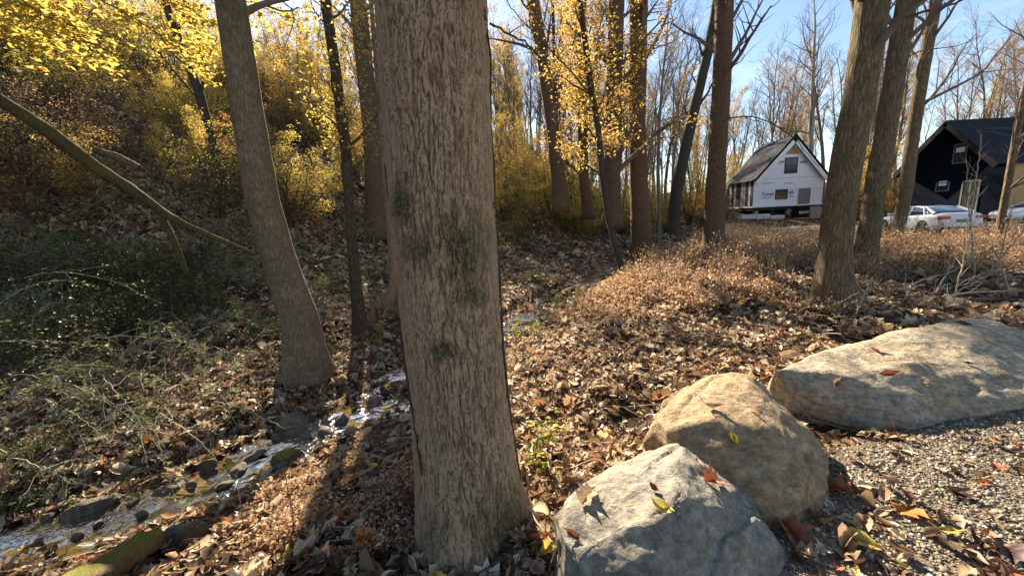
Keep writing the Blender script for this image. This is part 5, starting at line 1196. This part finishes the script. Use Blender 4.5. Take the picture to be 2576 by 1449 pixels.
# ------------------------------------------------------------------ buildings and cars
class MB:
    def __init__(s): s.V = []; s.F3 = []; s.F4 = []; s.n = 0
    def poly(s, vs, fs):
        s.V += [tuple(v) for v in vs]
        for f in fs: (s.F3 if len(f) == 3 else s.F4).append(tuple(i + s.n for i in f))
        s.n += len(vs); return s
    def box(s, x0, x1, y0, y1, z0, z1):
        return s.poly([(x0, y0, z0), (x1, y0, z0), (x1, y1, z0), (x0, y1, z0), (x0, y0, z1), (x1, y0, z1), (x1, y1, z1), (x0, y1, z1)],
                      [(0, 3, 2, 1), (4, 5, 6, 7), (0, 1, 5, 4), (1, 2, 6, 5), (2, 3, 7, 6), (3, 0, 4, 7)])
    def slab(s, a, b, c, d, t):           # four corners and a thickness vector
        a, b, c, d, t = [np.array(q, float) for q in (a, b, c, d, t)]
        return s.poly([a, b, c, d, a + t, b + t, c + t, d + t], [(0, 3, 2, 1), (4, 5, 6, 7), (0, 1, 5, 4), (1, 2, 6, 5), (2, 3, 7, 6), (3, 0, 4, 7)])
    def build(s, name, mat, parent=None, smooth_shade=False):
        me = np_mesh(name, np.array(s.V), [np.array(s.F3, np.int32).reshape(-1, 3), np.array(s.F4, np.int32).reshape(-1, 4)], smooth_shade)
        return link(name, me, mat, parent)
M['wrap'] = plain('house_wrap', (0.74, 0.74, 0.76), 0.6, vary=0.07, vscale=1.5)
M['osb'] = plain('bare_sheathing', (0.36, 0.22, 0.11), 0.85, vary=0.35, vscale=6)
M['tan_wall'] = plain('tan_sheathing', (0.44, 0.27, 0.12), 0.85, vary=0.12, vscale=2)
M['metal_roof'] = plain('dark_metal_roof', (0.035, 0.040, 0.050), 0.75, 0.0, vary=0.12, vscale=2, spec=0.12)
M['metal_side'] = plain('black_metal_siding', (0.30, 0.32, 0.32), 0.22, 1.0, vary=0.5, vscale=3)
M['navy'] = plain('navy_siding', (0.006, 0.009, 0.016), 0.95, vary=0.2, vscale=3, spec=0.03)
M['siding_reflection'] = plain('siding_painted_reflection', (0.42, 0.43, 0.40), 0.5, vary=0.3, vscale=3)  # bright reflection on the side wall, painted as a pale colour
M['black'] = plain('black_trim', (0.010, 0.010, 0.012), 0.8, spec=0.1)
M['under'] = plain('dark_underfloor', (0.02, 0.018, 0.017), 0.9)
M['white'] = plain('white_paint', (0.72, 0.72, 0.70), 0.5)
M['door'] = plain('grey_door', (0.16, 0.15, 0.14), 0.5, vary=0.1)
M['ink'] = plain('printed_ink', (0.05, 0.06, 0.10), 0.7)
M['inkw'] = plain('white_print', (0.7, 0.7, 0.7), 0.7)
M['block'] = plain('concrete_block', (0.62, 0.60, 0.56), 0.9, vary=0.2)
M['stone'] = plain('stacked_stone', (0.30, 0.27, 0.24), 0.9, vary=0.3)
def glassy(name, col, rough=0.05):
    m = plain(name, col, rough); m.node_tree.nodes['Principled BSDF'].inputs['Coat Weight'].default_value = 1.0
    m.node_tree.nodes['Principled BSDF'].inputs['Coat Roughness'].default_value = 0.03; return m
M['glass'] = plain('window_glass', (0.035, 0.04, 0.036), 0.12, spec=0.35); M['car_glass'] = glassy('car_glass', (0.02, 0.028, 0.035)); M['car_white'] = glassy('white_car_paint', (0.70, 0.72, 0.74), 0.25)
M['tyre'] = plain('tyre_rubber', (0.02, 0.02, 0.02), 0.9); M['rim'] = plain('alloy_rim', (0.55, 0.55, 0.56), 0.3, 0.9); M['red_lens'] = glassy('red_tail_lens', (0.45, 0.01, 0.01), 0.2)
M['sticker'] = plain('white_sticker', (0.75, 0.76, 0.78), 0.6)
def text_mesh(txt, size, mat, loc, rot, parent, name='lettering', bold=0.0):
    cu = bpy.data.curves.new('txt', 'FONT'); cu.body = txt; cu.size = size; cu.extrude = 0.002; cu.offset = bold; cu.resolution_u = 2
    o = bpy.data.objects.new('txt', cu); COL.objects.link(o); dg = bpy.context.evaluated_depsgraph_get(); dg.update()
    me = bpy.data.meshes.new_from_object(o.evaluated_get(dg)); bpy.data.objects.remove(o); me.name = name; me.materials.clear()
    q = link(name, me, mat, parent); q.location = loc; q.rotation_euler = rot; return q
def window(parent, x0, x1, z0, z1, y, sash=True, sticker=False, mats=('black', 'glass')):
    """window on a wall that faces -y"""
    f = MB(); t = 0.07
    f.box(x0, x1, y - .05, y, z1 - t, z1).box(x0, x1, y - .05, y, z0, z0 + t).box(x0, x0 + t, y - .048, y, z0 + t, z1 - t).box(x1 - t, x1, y - .048, y, z0 + t, z1 - t)
    zm = (z0 + z1) / 2
    fr = f.build('window', M[mats[0]], parent)
    MB().box(x0 + t, x1 - t, y - .046, y, zm - .035, zm + .035).build('sash_rail', M[mats[0]], fr)
    for a, b in ((z0 + t, zm - .035), (zm + .035, z1 - t)): MB().box(x0 + t, x1 - t, y - .025, y - .005, a, b).build('pane', M[mats[1]], fr)
    if sticker: MB().box((x0 + x1) / 2 - .17, (x0 + x1) / 2 + .2, y - .035, y - .027, zm + .12, zm + .45).build('sticker', M['sticker'], fr)
    return fr
def white_house():
    Y = 46.0; A = at_y(1893, 519, Y); B = at_y(2067, 512, Y); W = B[0] - A[0]; z0 = (A[2] + B[2]) / 2
    H = at_y(1991, 345, Y)[2] - z0; E = at_y(1897, 452, Y)[2] - z0; D = 5.4
    r_ = empty('white_house', (A[0], Y, z0)); tag(r_, 'small white-wrapped house with steep dark metal roof, raised on piers', 'house')
    P_ = MB(); P_.poly([(0, 0, 0), (W, 0, 0), (W, 0, E), (W / 2, 0, H - .15), (0, 0, E), (0, .2, 0), (W, .2, 0), (W, .2, E), (W / 2, .2, H - .15), (0, .2, E)],
                       [(0, 1, 2, 4), (4, 2, 3), (5, 9, 7, 6), (9, 8, 7), (0, 5, 6, 1)]); P_.build('wall', M['wrap'], r_)
    MB().box(W - .2, W - .01, .2, D, 0, E).build('wall', M['wrap'], r_)
    MB().box(.2, W - .2, D - .2, D, 0, E).build('wall', M['wrap'], r_)
    MB().box(0.03, .18, .2, D, 0, E).build('wall', M['under'], r_)
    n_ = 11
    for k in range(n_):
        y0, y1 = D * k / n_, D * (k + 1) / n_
        m = MB().box(-.03, 0.0, y0 + .005, y1 - .005, 0, E - .02); m.box(-.065, -.03, y0 + .005, y0 + .06, 0, E - .02); m.box(-.045, -.03, (y0 + y1) / 2 - .02, (y0 + y1) / 2 + .02, 0, E - .02); m.build('siding_panel', M['siding_reflection' if k in (1, 3, 4, 7, 9) else 'under'], r_)  # pale and dark panels alternate to paint in the reflections of trees
    # roof panels, each with its seam
    sl = np.array([W / 2, 0, H - E]); L = np.linalg.norm(sl); u = sl / L; nrm = np.array([-u[2], 0, u[0]])
    ov = .55
    for side in (0, 1):
        for k in range(n_ + 1):
            y0, y1 = -ov + (D + ov) * k / (n_ + 1), -ov + (D + ov) * (k + 1) / (n_ + 1)
            def q(t, y, h):
                p = np.array([-0.35 * u[0], 0, E - .35 * u[2]]) + u * t + nrm * h; x = p[0] if side == 0 else W - p[0]; return (x, y, p[2])
            T = L + .35; m = MB()
            pts = [q(0, y0 + .004, .12), q(T, y0 + .004, .12), q(T, y1 - .004, .12), q(0, y1 - .004, .12)]
            tn = np.array([nrm[0] * (1 if side == 0 else -1), 0, nrm[2]]) * .03
            m.slab(*pts, tn); pts = [q(0, y0 + .004, .15), q(T, y0 + .004, .15), q(T, y0 + .05, .15), q(0, y0 + .05, .15)]; m.slab(*pts, tn * 1.6)
            m.build('roof_panel', M['metal_roof'], r_)
        def q2(t, y, h):
            p = np.array([-0.38 * u[0], 0, E - .38 * u[2]]) + u * t + nrm * h; return ((p[0] if side == 0 else W - p[0]), y, p[2])
        MB().slab(q2(0, -ov - .05, -.05), q2(T + .1, -ov - .05, -.05), q2(T + .1, -ov - .05, .19), q2(0, -ov - .05, .19), (0, .045, 0)).build('rake_trim', M['black'], r_)
        MB().slab(q2(0, -ov - .03, -.50), q2(T + .1, -ov - .03, -.50), q2(T + .1, -ov - .03, -.06), q2(0, -ov - .03, -.06), (0, .03, 0)).build('rake_board', M['white'], r_)
    MB().poly([(W / 2 - 1.15, -.012, H - 1.9), (W / 2 + 1.0, -.012, H - 1.9), (W / 2, -.012, H - .65)], [(0, 1, 2)]).build('sheathing_patch', M['osb'], r_)
    sx = W / 174.0                                     # metres per pixel across the gable
    def X(px): return (px - 1893) * sx
    def Z(px, py): return z0 * 0 + (at_y(px, py, Y)[2] - z0)
    window(r_, X(1966), X(1998), Z(1980, 437), Z(1980, 397), 0)
    window(r_, X(1948), X(1979), Z(1963, 502), Z(1963, 477), 0)
    dx0, dx1, dz1 = X(2005), X(2036), Z(2020, 474)
    fr = MB().box(dx0 - .12, dx0, -.05, -.002, 0, dz1 + .12).box(dx1, dx1 + .12, -.05, -.002, 0, dz1 + .12).box(dx0, dx1, -.05, -.002, dz1, dz1 + .12).build('door_frame', M['white'], r_)
    dr = MB().box(dx0, dx1, -.03, -.004, 0, dz1).build('door', M['door'], r_); MB().box(dx1 - .2, dx1 - .1, -.07, -.03, 1.0, 1.12).build('handle', M['black'], dr)
    for y_ in (E - .02, E * .55):
        MB().box(.05, W - .05, -.006, -.001, y_, y_ + .03).build('wrap_seam', M['stone'], r_)
    rx = (math.pi / 2, 0, 0)
    text_mesh('Tyvek', .62, M['ink'], (X(1913), -.012, Z(1930, 493)), rx, r_, bold=.012); text_mesh('HomeWrap', .26, M['ink'], (X(1914), -.012, Z(1930, 500)), rx, r_)
    text_mesh('ek', .62, M['ink'], (X(1982), -.012, Z(1990, 488)), rx, r_, bold=.012); text_mesh('Wrap', .26, M['ink'], (X(1982), -.012, Z(1990, 496)), rx, r_)
    text_mesh('Tyv', .62, M['ink'], (X(1945), -.012, Z(1955, 412)), rx, r_, bold=.012); text_mesh('vek', .62, M['ink'], (X(2003), -.012, Z(2010, 412)), rx, r_, bold=.012)
    text_mesh('HomeWrap', .24, M['ink'], (X(1915), -.012, Z(1930, 463)), rx, r_); text_mesh('HomeWrap', .24, M['ink'], (X(1967), -.012, Z(1980, 463)), rx, r_)
    g = gz(A[0] + W / 2, Y)
    MB().box(-.2, W + .15, -.5, D, -.16, -.0).build('deck_edge', M['white'], r_)
    MB().box(-.1, W, -.3, D, -.5, -.162).build('floor_beam', M['under'], r_)
    for k in range(5):
        x = .2 + k * (W - .6) / 4; MB().box(x, x + .4, -.2, .2, g - z0 - .3, -.5).build('pier', M['under'] if k % 2 else M['stone'], r_)
    MB().box(-.1, W, D - .3, D, g - z0 - .3, -.5).build('skirting', M['under'], r_)
    # pallets of blocks stored before the piers
    for k, (px0, px1, ytop, mt, nm, lb) in enumerate([(1866, 1902, 541, 'block', 'block_pallet', 'left pallet of white blocks below the white house'), (1904, 1938, 539, 'block', 'block_pallet', 'middle pallet of white blocks below the white house'), (1940, 1974, 543, 'block', 'block_pallet', 'right pallet of white blocks below the white house'), (2040, 2066, 520, 'stone', 'stone_pallet', 'wrapped pallet of grey stones below the door of the white house')]):
        yy = Y - 4.2; a, b = at_y(px0, ytop, yy), at_y(px1, ytop, yy); gg = gz(a[0], yy)
        pr = empty(nm, (a[0], yy, gg)); tag(pr, lb, 'pallet', 'pallets below the white house'); w = b[0] - a[0]; h = a[2] - gg
        nx_, nz_ = 5, max(3, int(h / .22))
        for i in range(nx_):
            for j in range(nz_):
                MB().box(w * i / nx_ + .012, w * (i + 1) / nx_ - .012, 0, .5, .1 + (h - .1) * j / nz_ + .01, .1 + (h - .1) * (j + 1) / nz_ - .01).build('block', M[mt], pr)
        MB().box(0, w, .02, .9, 0, .1).build('pallet_base', M['osb'], pr)
        MB().box(.02, w - .02, .12, .9, .1, h - .03).build('inner_block', M[mt], pr)
    a, b = at_y(2010, 521, Y - 4), at_y(2037, 521, Y - 4); gg = gz(a[0], Y - 4)
    pr = empty('wrapped_stack', (a[0], Y - 4, gg)); tag(pr, 'black-wrapped stack with white BLOCK lettering below the white house', 'pallet')
    MB().box(0, b[0] - a[0], 0, 1, .12, a[2] - gg).build('wrapping', M['black'], pr); MB().box(0, b[0] - a[0], 0.03, 1, 0, .12).build('pallet_base', M['osb'], pr)
    text_mesh('BLOCK', .34, M['inkw'], (.05, -.01, (a[2] - gg) * .45), rx, pr, bold=.01)
white_house()
def dark_house():
    B = at_y(2499, 536, 27.0); F_ = at_y(2285, 512, 33.6); x0 = (B[0] + F_[0]) / 2; y0, y1 = 27.0, 33.6; zb = gz(x0, 30) - .1
    E = at_y(2516, 407, 27.0)[2]; ym = (y0 + y1) / 2; H = at_y(2411, 309, ym)[2]; LX = 13.0
    r_ = empty('dark_house', (x0, y0, 0)); tag(r_, 'navy gabled house with ribbed dark metal roof and a tan side wall', 'house')
    Wd = y1 - y0; ym -= y0
    P_ = MB(); P_.poly([(0, 0, zb), (0, Wd, zb), (0, Wd, E), (0, ym, H - .2), (0, 0, E), (.2, 0, zb), (.2, Wd, zb), (.2, Wd, E), (.2, ym, H - .2), (.2, 0, E)], [(0, 4, 2, 1), (4, 3, 2), (5, 6, 7, 9), (9, 7, 8), (0, 1, 6, 5)]); P_.build('gable_wall', M['navy'], r_)
    MB().box(.2, LX, .01, .2, zb, E).build('side_wall', M['tan_wall'], r_); MB().box(.2, LX, Wd - .2, Wd - .01, zb, E).build('side_wall', M['tan_wall'], r_)
    MB().box(.02, .2, -.03, .008, zb, E).build('corner_trim', M['tan_wall'], r_)
    for k in range(1, 6): 
        x = .2 + k * 1.22; MB().box(x - .006, x + .006, .004, .009, zb, E - .05).build('sheet_joint', M['osb'], r_)
    s_ = np.array([0, ym, H - E]); L = np.linalg.norm(s_); u = s_ / L; n0 = np.array([0, -u[2], u[1]]); ov = 1.0
    npn = 30
    for side in (0, 1):
        def q(t, x, h):
            p = np.array([x, -.35 * u[1], E - .35 * u[2]]) + u * t + n0 * h
            return (p[0], p[1] if side == 0 else Wd - p[1], p[2])
        tn = np.array([0, n0[1] * (1 if side == 0 else -1), n0[2]])
        for k in range(npn):
            xa, xb = -ov + (LX + ov) * k / npn, -ov + (LX + ov) * (k + 1) / npn; T = L + .35
            m = MB().slab(q(0, xa + .003, .1), q(T, xa + .003, .1), q(T, xb - .003, .1), q(0, xb - .003, .1), tn * .02)
            for f in (0, .5): m.slab(q(0, xa + f * (xb - xa) + .01, .12), q(T, xa + f * (xb - xa) + .01, .12), q(T, xa + f * (xb - xa) + .06, .12), q(0, xa + f * (xb - xa) + .06, .12), tn * .035)
            m.build('roof_panel', M['metal_roof'], r_)
        MB().slab(q(0, -ov - .05, -.22), q(L + .38, -ov - .05, -.22), q(L + .38, -ov - .05, .15), q(0, -ov - .05, .15), (.04, 0, 0)).build('rake_trim', M['black'], r_)
        MB().slab(q(.02, -ov, -.20), q(L + .2, -ov, -.20), q(L + .2, -.01, -.20), q(.02, -.01, -.20), tn * .02).build('soffit', M['navy'], r_)
    MB().box(-ov - .02, LX, ym - .09, ym + .09, H + .12, H + .19).build('ridge_cap', M['metal_roof'], r_)
    def gy(px):                                        # distance along the gable wall that is seen at px
        best = min(np.linspace(27, 33.6, 400), key=lambda y: abs(project([(x0, y, 2.5)])[0][0] - px)); return best - y0
    def zz(px, py): y = gy(px) + y0; return at_y(px, py, y)[2]
    def gwin(pa, pb, ta, tb, name='window'):
        ya, yb = gy(pb), gy(pa); z1, z0_ = zz((pa + pb) / 2, ta), zz((pa + pb) / 2, tb); t = .07
        f = MB().box(-.05, -.002, ya, yb, z1 - t, z1).box(-.05, -.002, ya, yb, z0_, z0_ + t).box(-.048, -.002, ya, ya + t, z0_ + t, z1 - t).box(-.048, -.002, yb - t, yb, z0_ + t, z1 - t)
        fr = f.build(name, M['door'], r_); zm = (z0_ + z1) / 2
        MB().box(-.046, -.003, ya + t, yb - t, zm - .03, zm + .03).build('sash_rail', M['black'], fr)
        for a, b in ((z0_ + t, zm - .03), (zm + .03, z1 - t)): MB().box(-.03, -.004, ya + t, yb - t, a, b).build('pane', M['glass'], fr)
        yc = (ya + yb) / 2; MB().box(-.04, -.032, yc - .28, yc + .28, zm + .08, zm + .45).build('sticker', M['sticker'], fr)
    gwin(2387, 2421, 362, 412); gwin(2355, 2389, 459, 482)
    ya, yb = gy(2464), gy(2425); zt = zz(2445, 457)
    fr = MB().box(-.05, -.002, ya - .1, ya, zb, zt + .1).box(-.05, -.002, yb, yb + .1, zb, zt + .1).box(-.05, -.002, ya, yb, zt, zt + .1).build('door_frame', M['door'], r_)
    d = MB().box(-.03, -.004, ya, yb, zb, zt).build('door', M['glass'], r_); MB().box(-.04, -.031, (ya + yb) / 2 - .03, (ya + yb) / 2 + .03, zb, zt).build('door_stile', M['door'], d)
    MB().box(-1.6, -.06, gy(2470), gy(2420), zb, zb + .75).build('porch_step', M['stone'], r_)
dark_house()
def loft(stations, name, mat, parent, caps=True):
    V = []; n = len(stations[0])
    for s_ in stations: V += [tuple(p) for p in s_]
    V = np.array(V); m = len(stations)
    i = np.arange(m - 1)[:, None] * n; j = np.arange(n)[None]; jn = (j + 1) % n
    F = np.stack([i + j, i + jn, i + n + jn, i + n + j], -1).reshape(-1, 4)
    me = np_mesh(name, V, F, True); bm = bmesh.new(); bm.from_mesh(me)
    if caps:
        bm.verts.ensure_lookup_table(); bm.faces.new([bm.verts[k] for k in range(n)]); bm.faces.new([bm.verts[(m - 1) * n + k] for k in range(n)])
    bmesh.ops.recalc_face_normals(bm, faces=bm.faces); bm.to_mesh(me); bm.free()
    o = link(name, me, mat, parent); return o
def make_car(loc, rz, label):
    c = empty('car', loc, rz); tag(c, label, 'car')
    st = [(-2.44, .70, .42, .88), (-2.38, .84, .32, 1.00), (-2.1, .90, .26, 1.07), (-1.6, .92, .22, 1.06), (-.8, .92, .20, 1.01), (0, .92, .20, .98), (.9, .92, .20, .96), (1.3, .92, .21, .94), (1.8, .90, .23, .87), (2.2, .84, .26, .78), (2.40, .72, .32, .68), (2.46, .55, .38, .60)]
    S = []
    for x, h, zb_, zt in st:
        half = [(h * .55, zb_), (h * .92, zb_ + .01), (h * .99, zb_ + .14), (h, .50), (h * 1.0, zt - .26), (h * .975, zt - .10), (h * .90, zt - .02), (h * .60, zt + .02)]
        S.append([(x, y, z) for y, z in half] + [(x, -y, z) for y, z in half[::-1]])
    b = loft(S, 'body', M['car_white'], c)
    gs = [(-2.05, .74, 1.03, .70, 1.075), (-1.75, .79, 1.0, .64, 1.20), (-1.15, .82, .98, .62, 1.38), (-.4, .83, .96, .62, 1.445), (.2, .83, .95, .62, 1.43), (.55, .82, .94, .63, 1.35), (1.0, .81, .93, .68, 1.13), (1.35, .78, .92, .74, .975)]
    S = []
    for x, hb, zb_, ht, zt in gs: S.append([(x, hb, zb_), (x, (hb + ht) / 2 + .02, (zb_ + zt) / 2), (x, ht, zt - .03), (x, ht * .8, zt), (x, -ht * .8, zt), (x, -ht, zt - .03), (x, -(hb + ht) / 2 - .02, (zb_ + zt) / 2), (x, -hb, zb_)])
    loft(S, 'glasshouse', M['car_glass'], c)
    rf = [(-1.2, .62, 1.378), (-.8, .63, 1.42), (-.4, .63, 1.458), (.2, .63, 1.445), (.52, .64, 1.375)]
    loft([[(x, h, z - .02), (x, h * .8, z + .008), (x, -h * .8, z + .008), (x, -h, z - .02), (x, -h, z - .05), (x, h, z - .05)] for x, h, z in rf], 'roof', M['car_white'], c)
    for s_ in (1, -1):
        for a, b_, w in (((1.33, .79 * s_, .94), (.52, .645 * s_, 1.36), .035), ((-.25, .835 * s_, .97), (-.3, .645 * s_, 1.42), .045), ((-1.95, .79 * s_, 1.05), (-1.15, .64 * s_, 1.37), .085), ((-1.35, .825 * s_, 1.0), (-1.0, .655 * s_, 1.37), .05)):
            link('pillar', tubes_mesh('pillar', [(np.array([a, b_]), np.array([w, w * .8]), 6)]), M['car_white'], c)
        for x in (1.42, -1.40):
            V, F = tube(np.array([(x, .905 * s_, .335), (x, .93 * s_, .335)]), np.array([.39, .39]), 24)
            th = np.linspace(0, 6.283, 25)[:-1]
            ar = np_mesh('wheel_arch', np.vstack([[(x, .932 * s_, .36)], np.stack([x + .385 * np.cos(th), np.full(24, .9315 * s_), .36 + .385 * np.sin(th)], -1)]), np.array([(0, 1 + k, 1 + (k + 1) % 24) for k in range(24)])); link('wheel_arch', ar, M['under'], c)
            w_ = empty('wheel', (x, .86 * s_, .33)); w_.parent = c
            prof = [(-.10, .20), (-.10, .30), (-.07, .33), (.07, .33), (.10, .30), (.10, .20)]
            th = np.linspace(0, 2 * np.pi, 28, endpoint=False); V = np.array([(rr0 * math.cos(t), yy * s_, rr0 * math.sin(t)) for yy, rr0 in prof for t in th])
            F = np.array([(a * 28 + k, a * 28 + (k + 1) % 28, (a + 1) * 28 + (k + 1) % 28, (a + 1) * 28 + k) for a in range(5) for k in range(28)]); link('tyre', np_mesh('tyre', V, F), M['tyre'], w_)
            rm = MB()
            for k in range(10):
                t = k * .6283; ca, sa = math.cos(t), math.sin(t); p0 = np.array([-.022 * sa, .085 * s_, .022 * ca]); p1 = np.array([.235 * ca - .018 * sa, .095 * s_, .235 * sa + .018 * ca]); p2 = np.array([.235 * ca + .018 * sa, .095 * s_, .235 * sa - .018 * ca]); rm.slab(p0, p1, p2, -p0 * np.array([1, -1, 1]), (0, .015 * s_, 0))
            for k in range(24):
                t0, t1 = k * .2618, (k + 1) * .2618; rm.slab((.205 * math.cos(t0), .08 * s_, .205 * math.sin(t0)), (.245 * math.cos(t0), .105 * s_, .245 * math.sin(t0)), (.245 * math.cos(t1), .105 * s_, .245 * math.sin(t1)), (.205 * math.cos(t1), .08 * s_, .205 * math.sin(t1)), (0, .008 * s_, 0))
            rm.build('rim', M['rim'], w_)
        MB().box(-2.47, -2.24, min(.50 * s_, .88 * s_), max(.50 * s_, .88 * s_), .80, .93).build('tail_light', M['red_lens'], c)
        MB().box(.85, .98, min(.92 * s_, 1.08 * s_), max(.92 * s_, 1.08 * s_), .98, 1.10).build('mirror', M['car_white'], c)
        for x in (-.25, .95): MB().box(x - .006, x + .006, min(.9 * s_, .927 * s_), max(.9 * s_, .927 * s_), .28, .94).build('door_gap', M['under'], c)
        for x in (-.45, .5): MB().box(x - .1, x + .1, min(.92 * s_, .945 * s_), max(.92 * s_, .945 * s_), .84, .87).build('handle', M['car_white'], c)
    MB().box(-2.475, -2.44, -.22, .22, .62, .76).build('number_plate', M['door'], c); MB().box(-2.46, -2.3, -.75, .75, .30, .40).build('rear_bumper', M['under'], c)
    return c
pr_, pf_ = at_y(2321, 560, 20.0), at_y(2227, 555, 22.7)
hd = math.atan2(pf_[1] - pr_[1], pf_[0] - pr_[0]); cx_, cy_c = (pr_[0] + pf_[0]) / 2, (pr_[1] + pf_[1]) / 2
off = np.array([math.sin(hd), -math.cos(hd)]) * 0.9
car0 = make_car((cx_ + off[0], cy_c + off[1], gz(cx_, cy_c) - 0.02), hd, 'white sedan seen from behind left, parked in front of the dark house')
q_ = at_y(2585, 550, 23.5)
car1 = copy_tree(car0); car1.location = (q_[0] + 2.5, q_[1] + 1, gz(q_[0], q_[1])); car1.rotation_euler = (0, 0, math.pi * .92); car1['label'] = 'white car cut off by the right edge of the picture'

# ------------------------------------------------------------------ labels by place for the repeated trees and shrubs
ZONES = [(-400, 120, 'at the left edge'), (120, 330, 'above the slanting mossy trunk'), (330, 560, 'left of the leaning grey tree'), (560, 700, 'behind the leaning grey tree'), (700, 850, 'left of the slim knobby tree'),
         (850, 980, 'right of the slim knobby tree'), (980, 1245, 'hidden behind the massive trunk'), (1245, 1345, 'just right of the massive trunk'), (1345, 1420, 'by the leaf-flecked leaning trunk'), (1420, 1530, 'around the small golden-leaved tree'), (1530, 1640, 'behind the creek bend trunk'),
         (1640, 1760, 'by the dark curving trunk'), (1760, 1840, 'behind the smooth brown trunk'), (1840, 1950, 'behind the white house, left half'), (1950, 2080, 'behind the white house, right half'), (2080, 2250, 'behind the close pair of ridged trunks'), (2250, 2330, 'by the trunk in front of the sedan'), (2330, 2460, 'behind the left part of the dark house'), (2460, 2900, 'behind the roof of the dark house')]
buckets = {}
for o in list(COL.objects):
    if o.parent is None and o.get('group') and o.get('category') in ('tree', 'shrub', 'bush') and o.type == 'EMPTY':
        p = np.array(o.location); x_, y_, d_ = project([p + np.array([0, 0, 1.0])]); x_ = x_[0]
        z_ = next((z for a, b, z in ZONES if a <= x_ < b), 'far out of the side of the picture'); buckets.setdefault((o['label'], z_), []).append((float(d_[0]), o))
for (lb, z_), L_ in buckets.items():
    L_.sort(key=lambda t: t[0])
    for k, (d_, o) in enumerate(L_):
        base = lb.replace(' among many in the far woods', '').replace(' in the far woods', '').replace(' in the understory', '').replace(' on the hillside', '').replace(' standing on the left hillside', '').replace(' by the creek', '').replace(' on the slope', '')
        w = ['nearest', 'second nearest', 'third nearest'][k] if k < 3 and len(L_) > 1 else ('farthest' if k == len(L_) - 1 and k > 0 else '')
        if len(L_) == 1: o['label'] = 'only %s %s' % (base, z_)
        elif w: o['label'] = '%s %s %s' % (w, base, z_)
        else: o['label'] = 'far %s %s' % (base, z_)
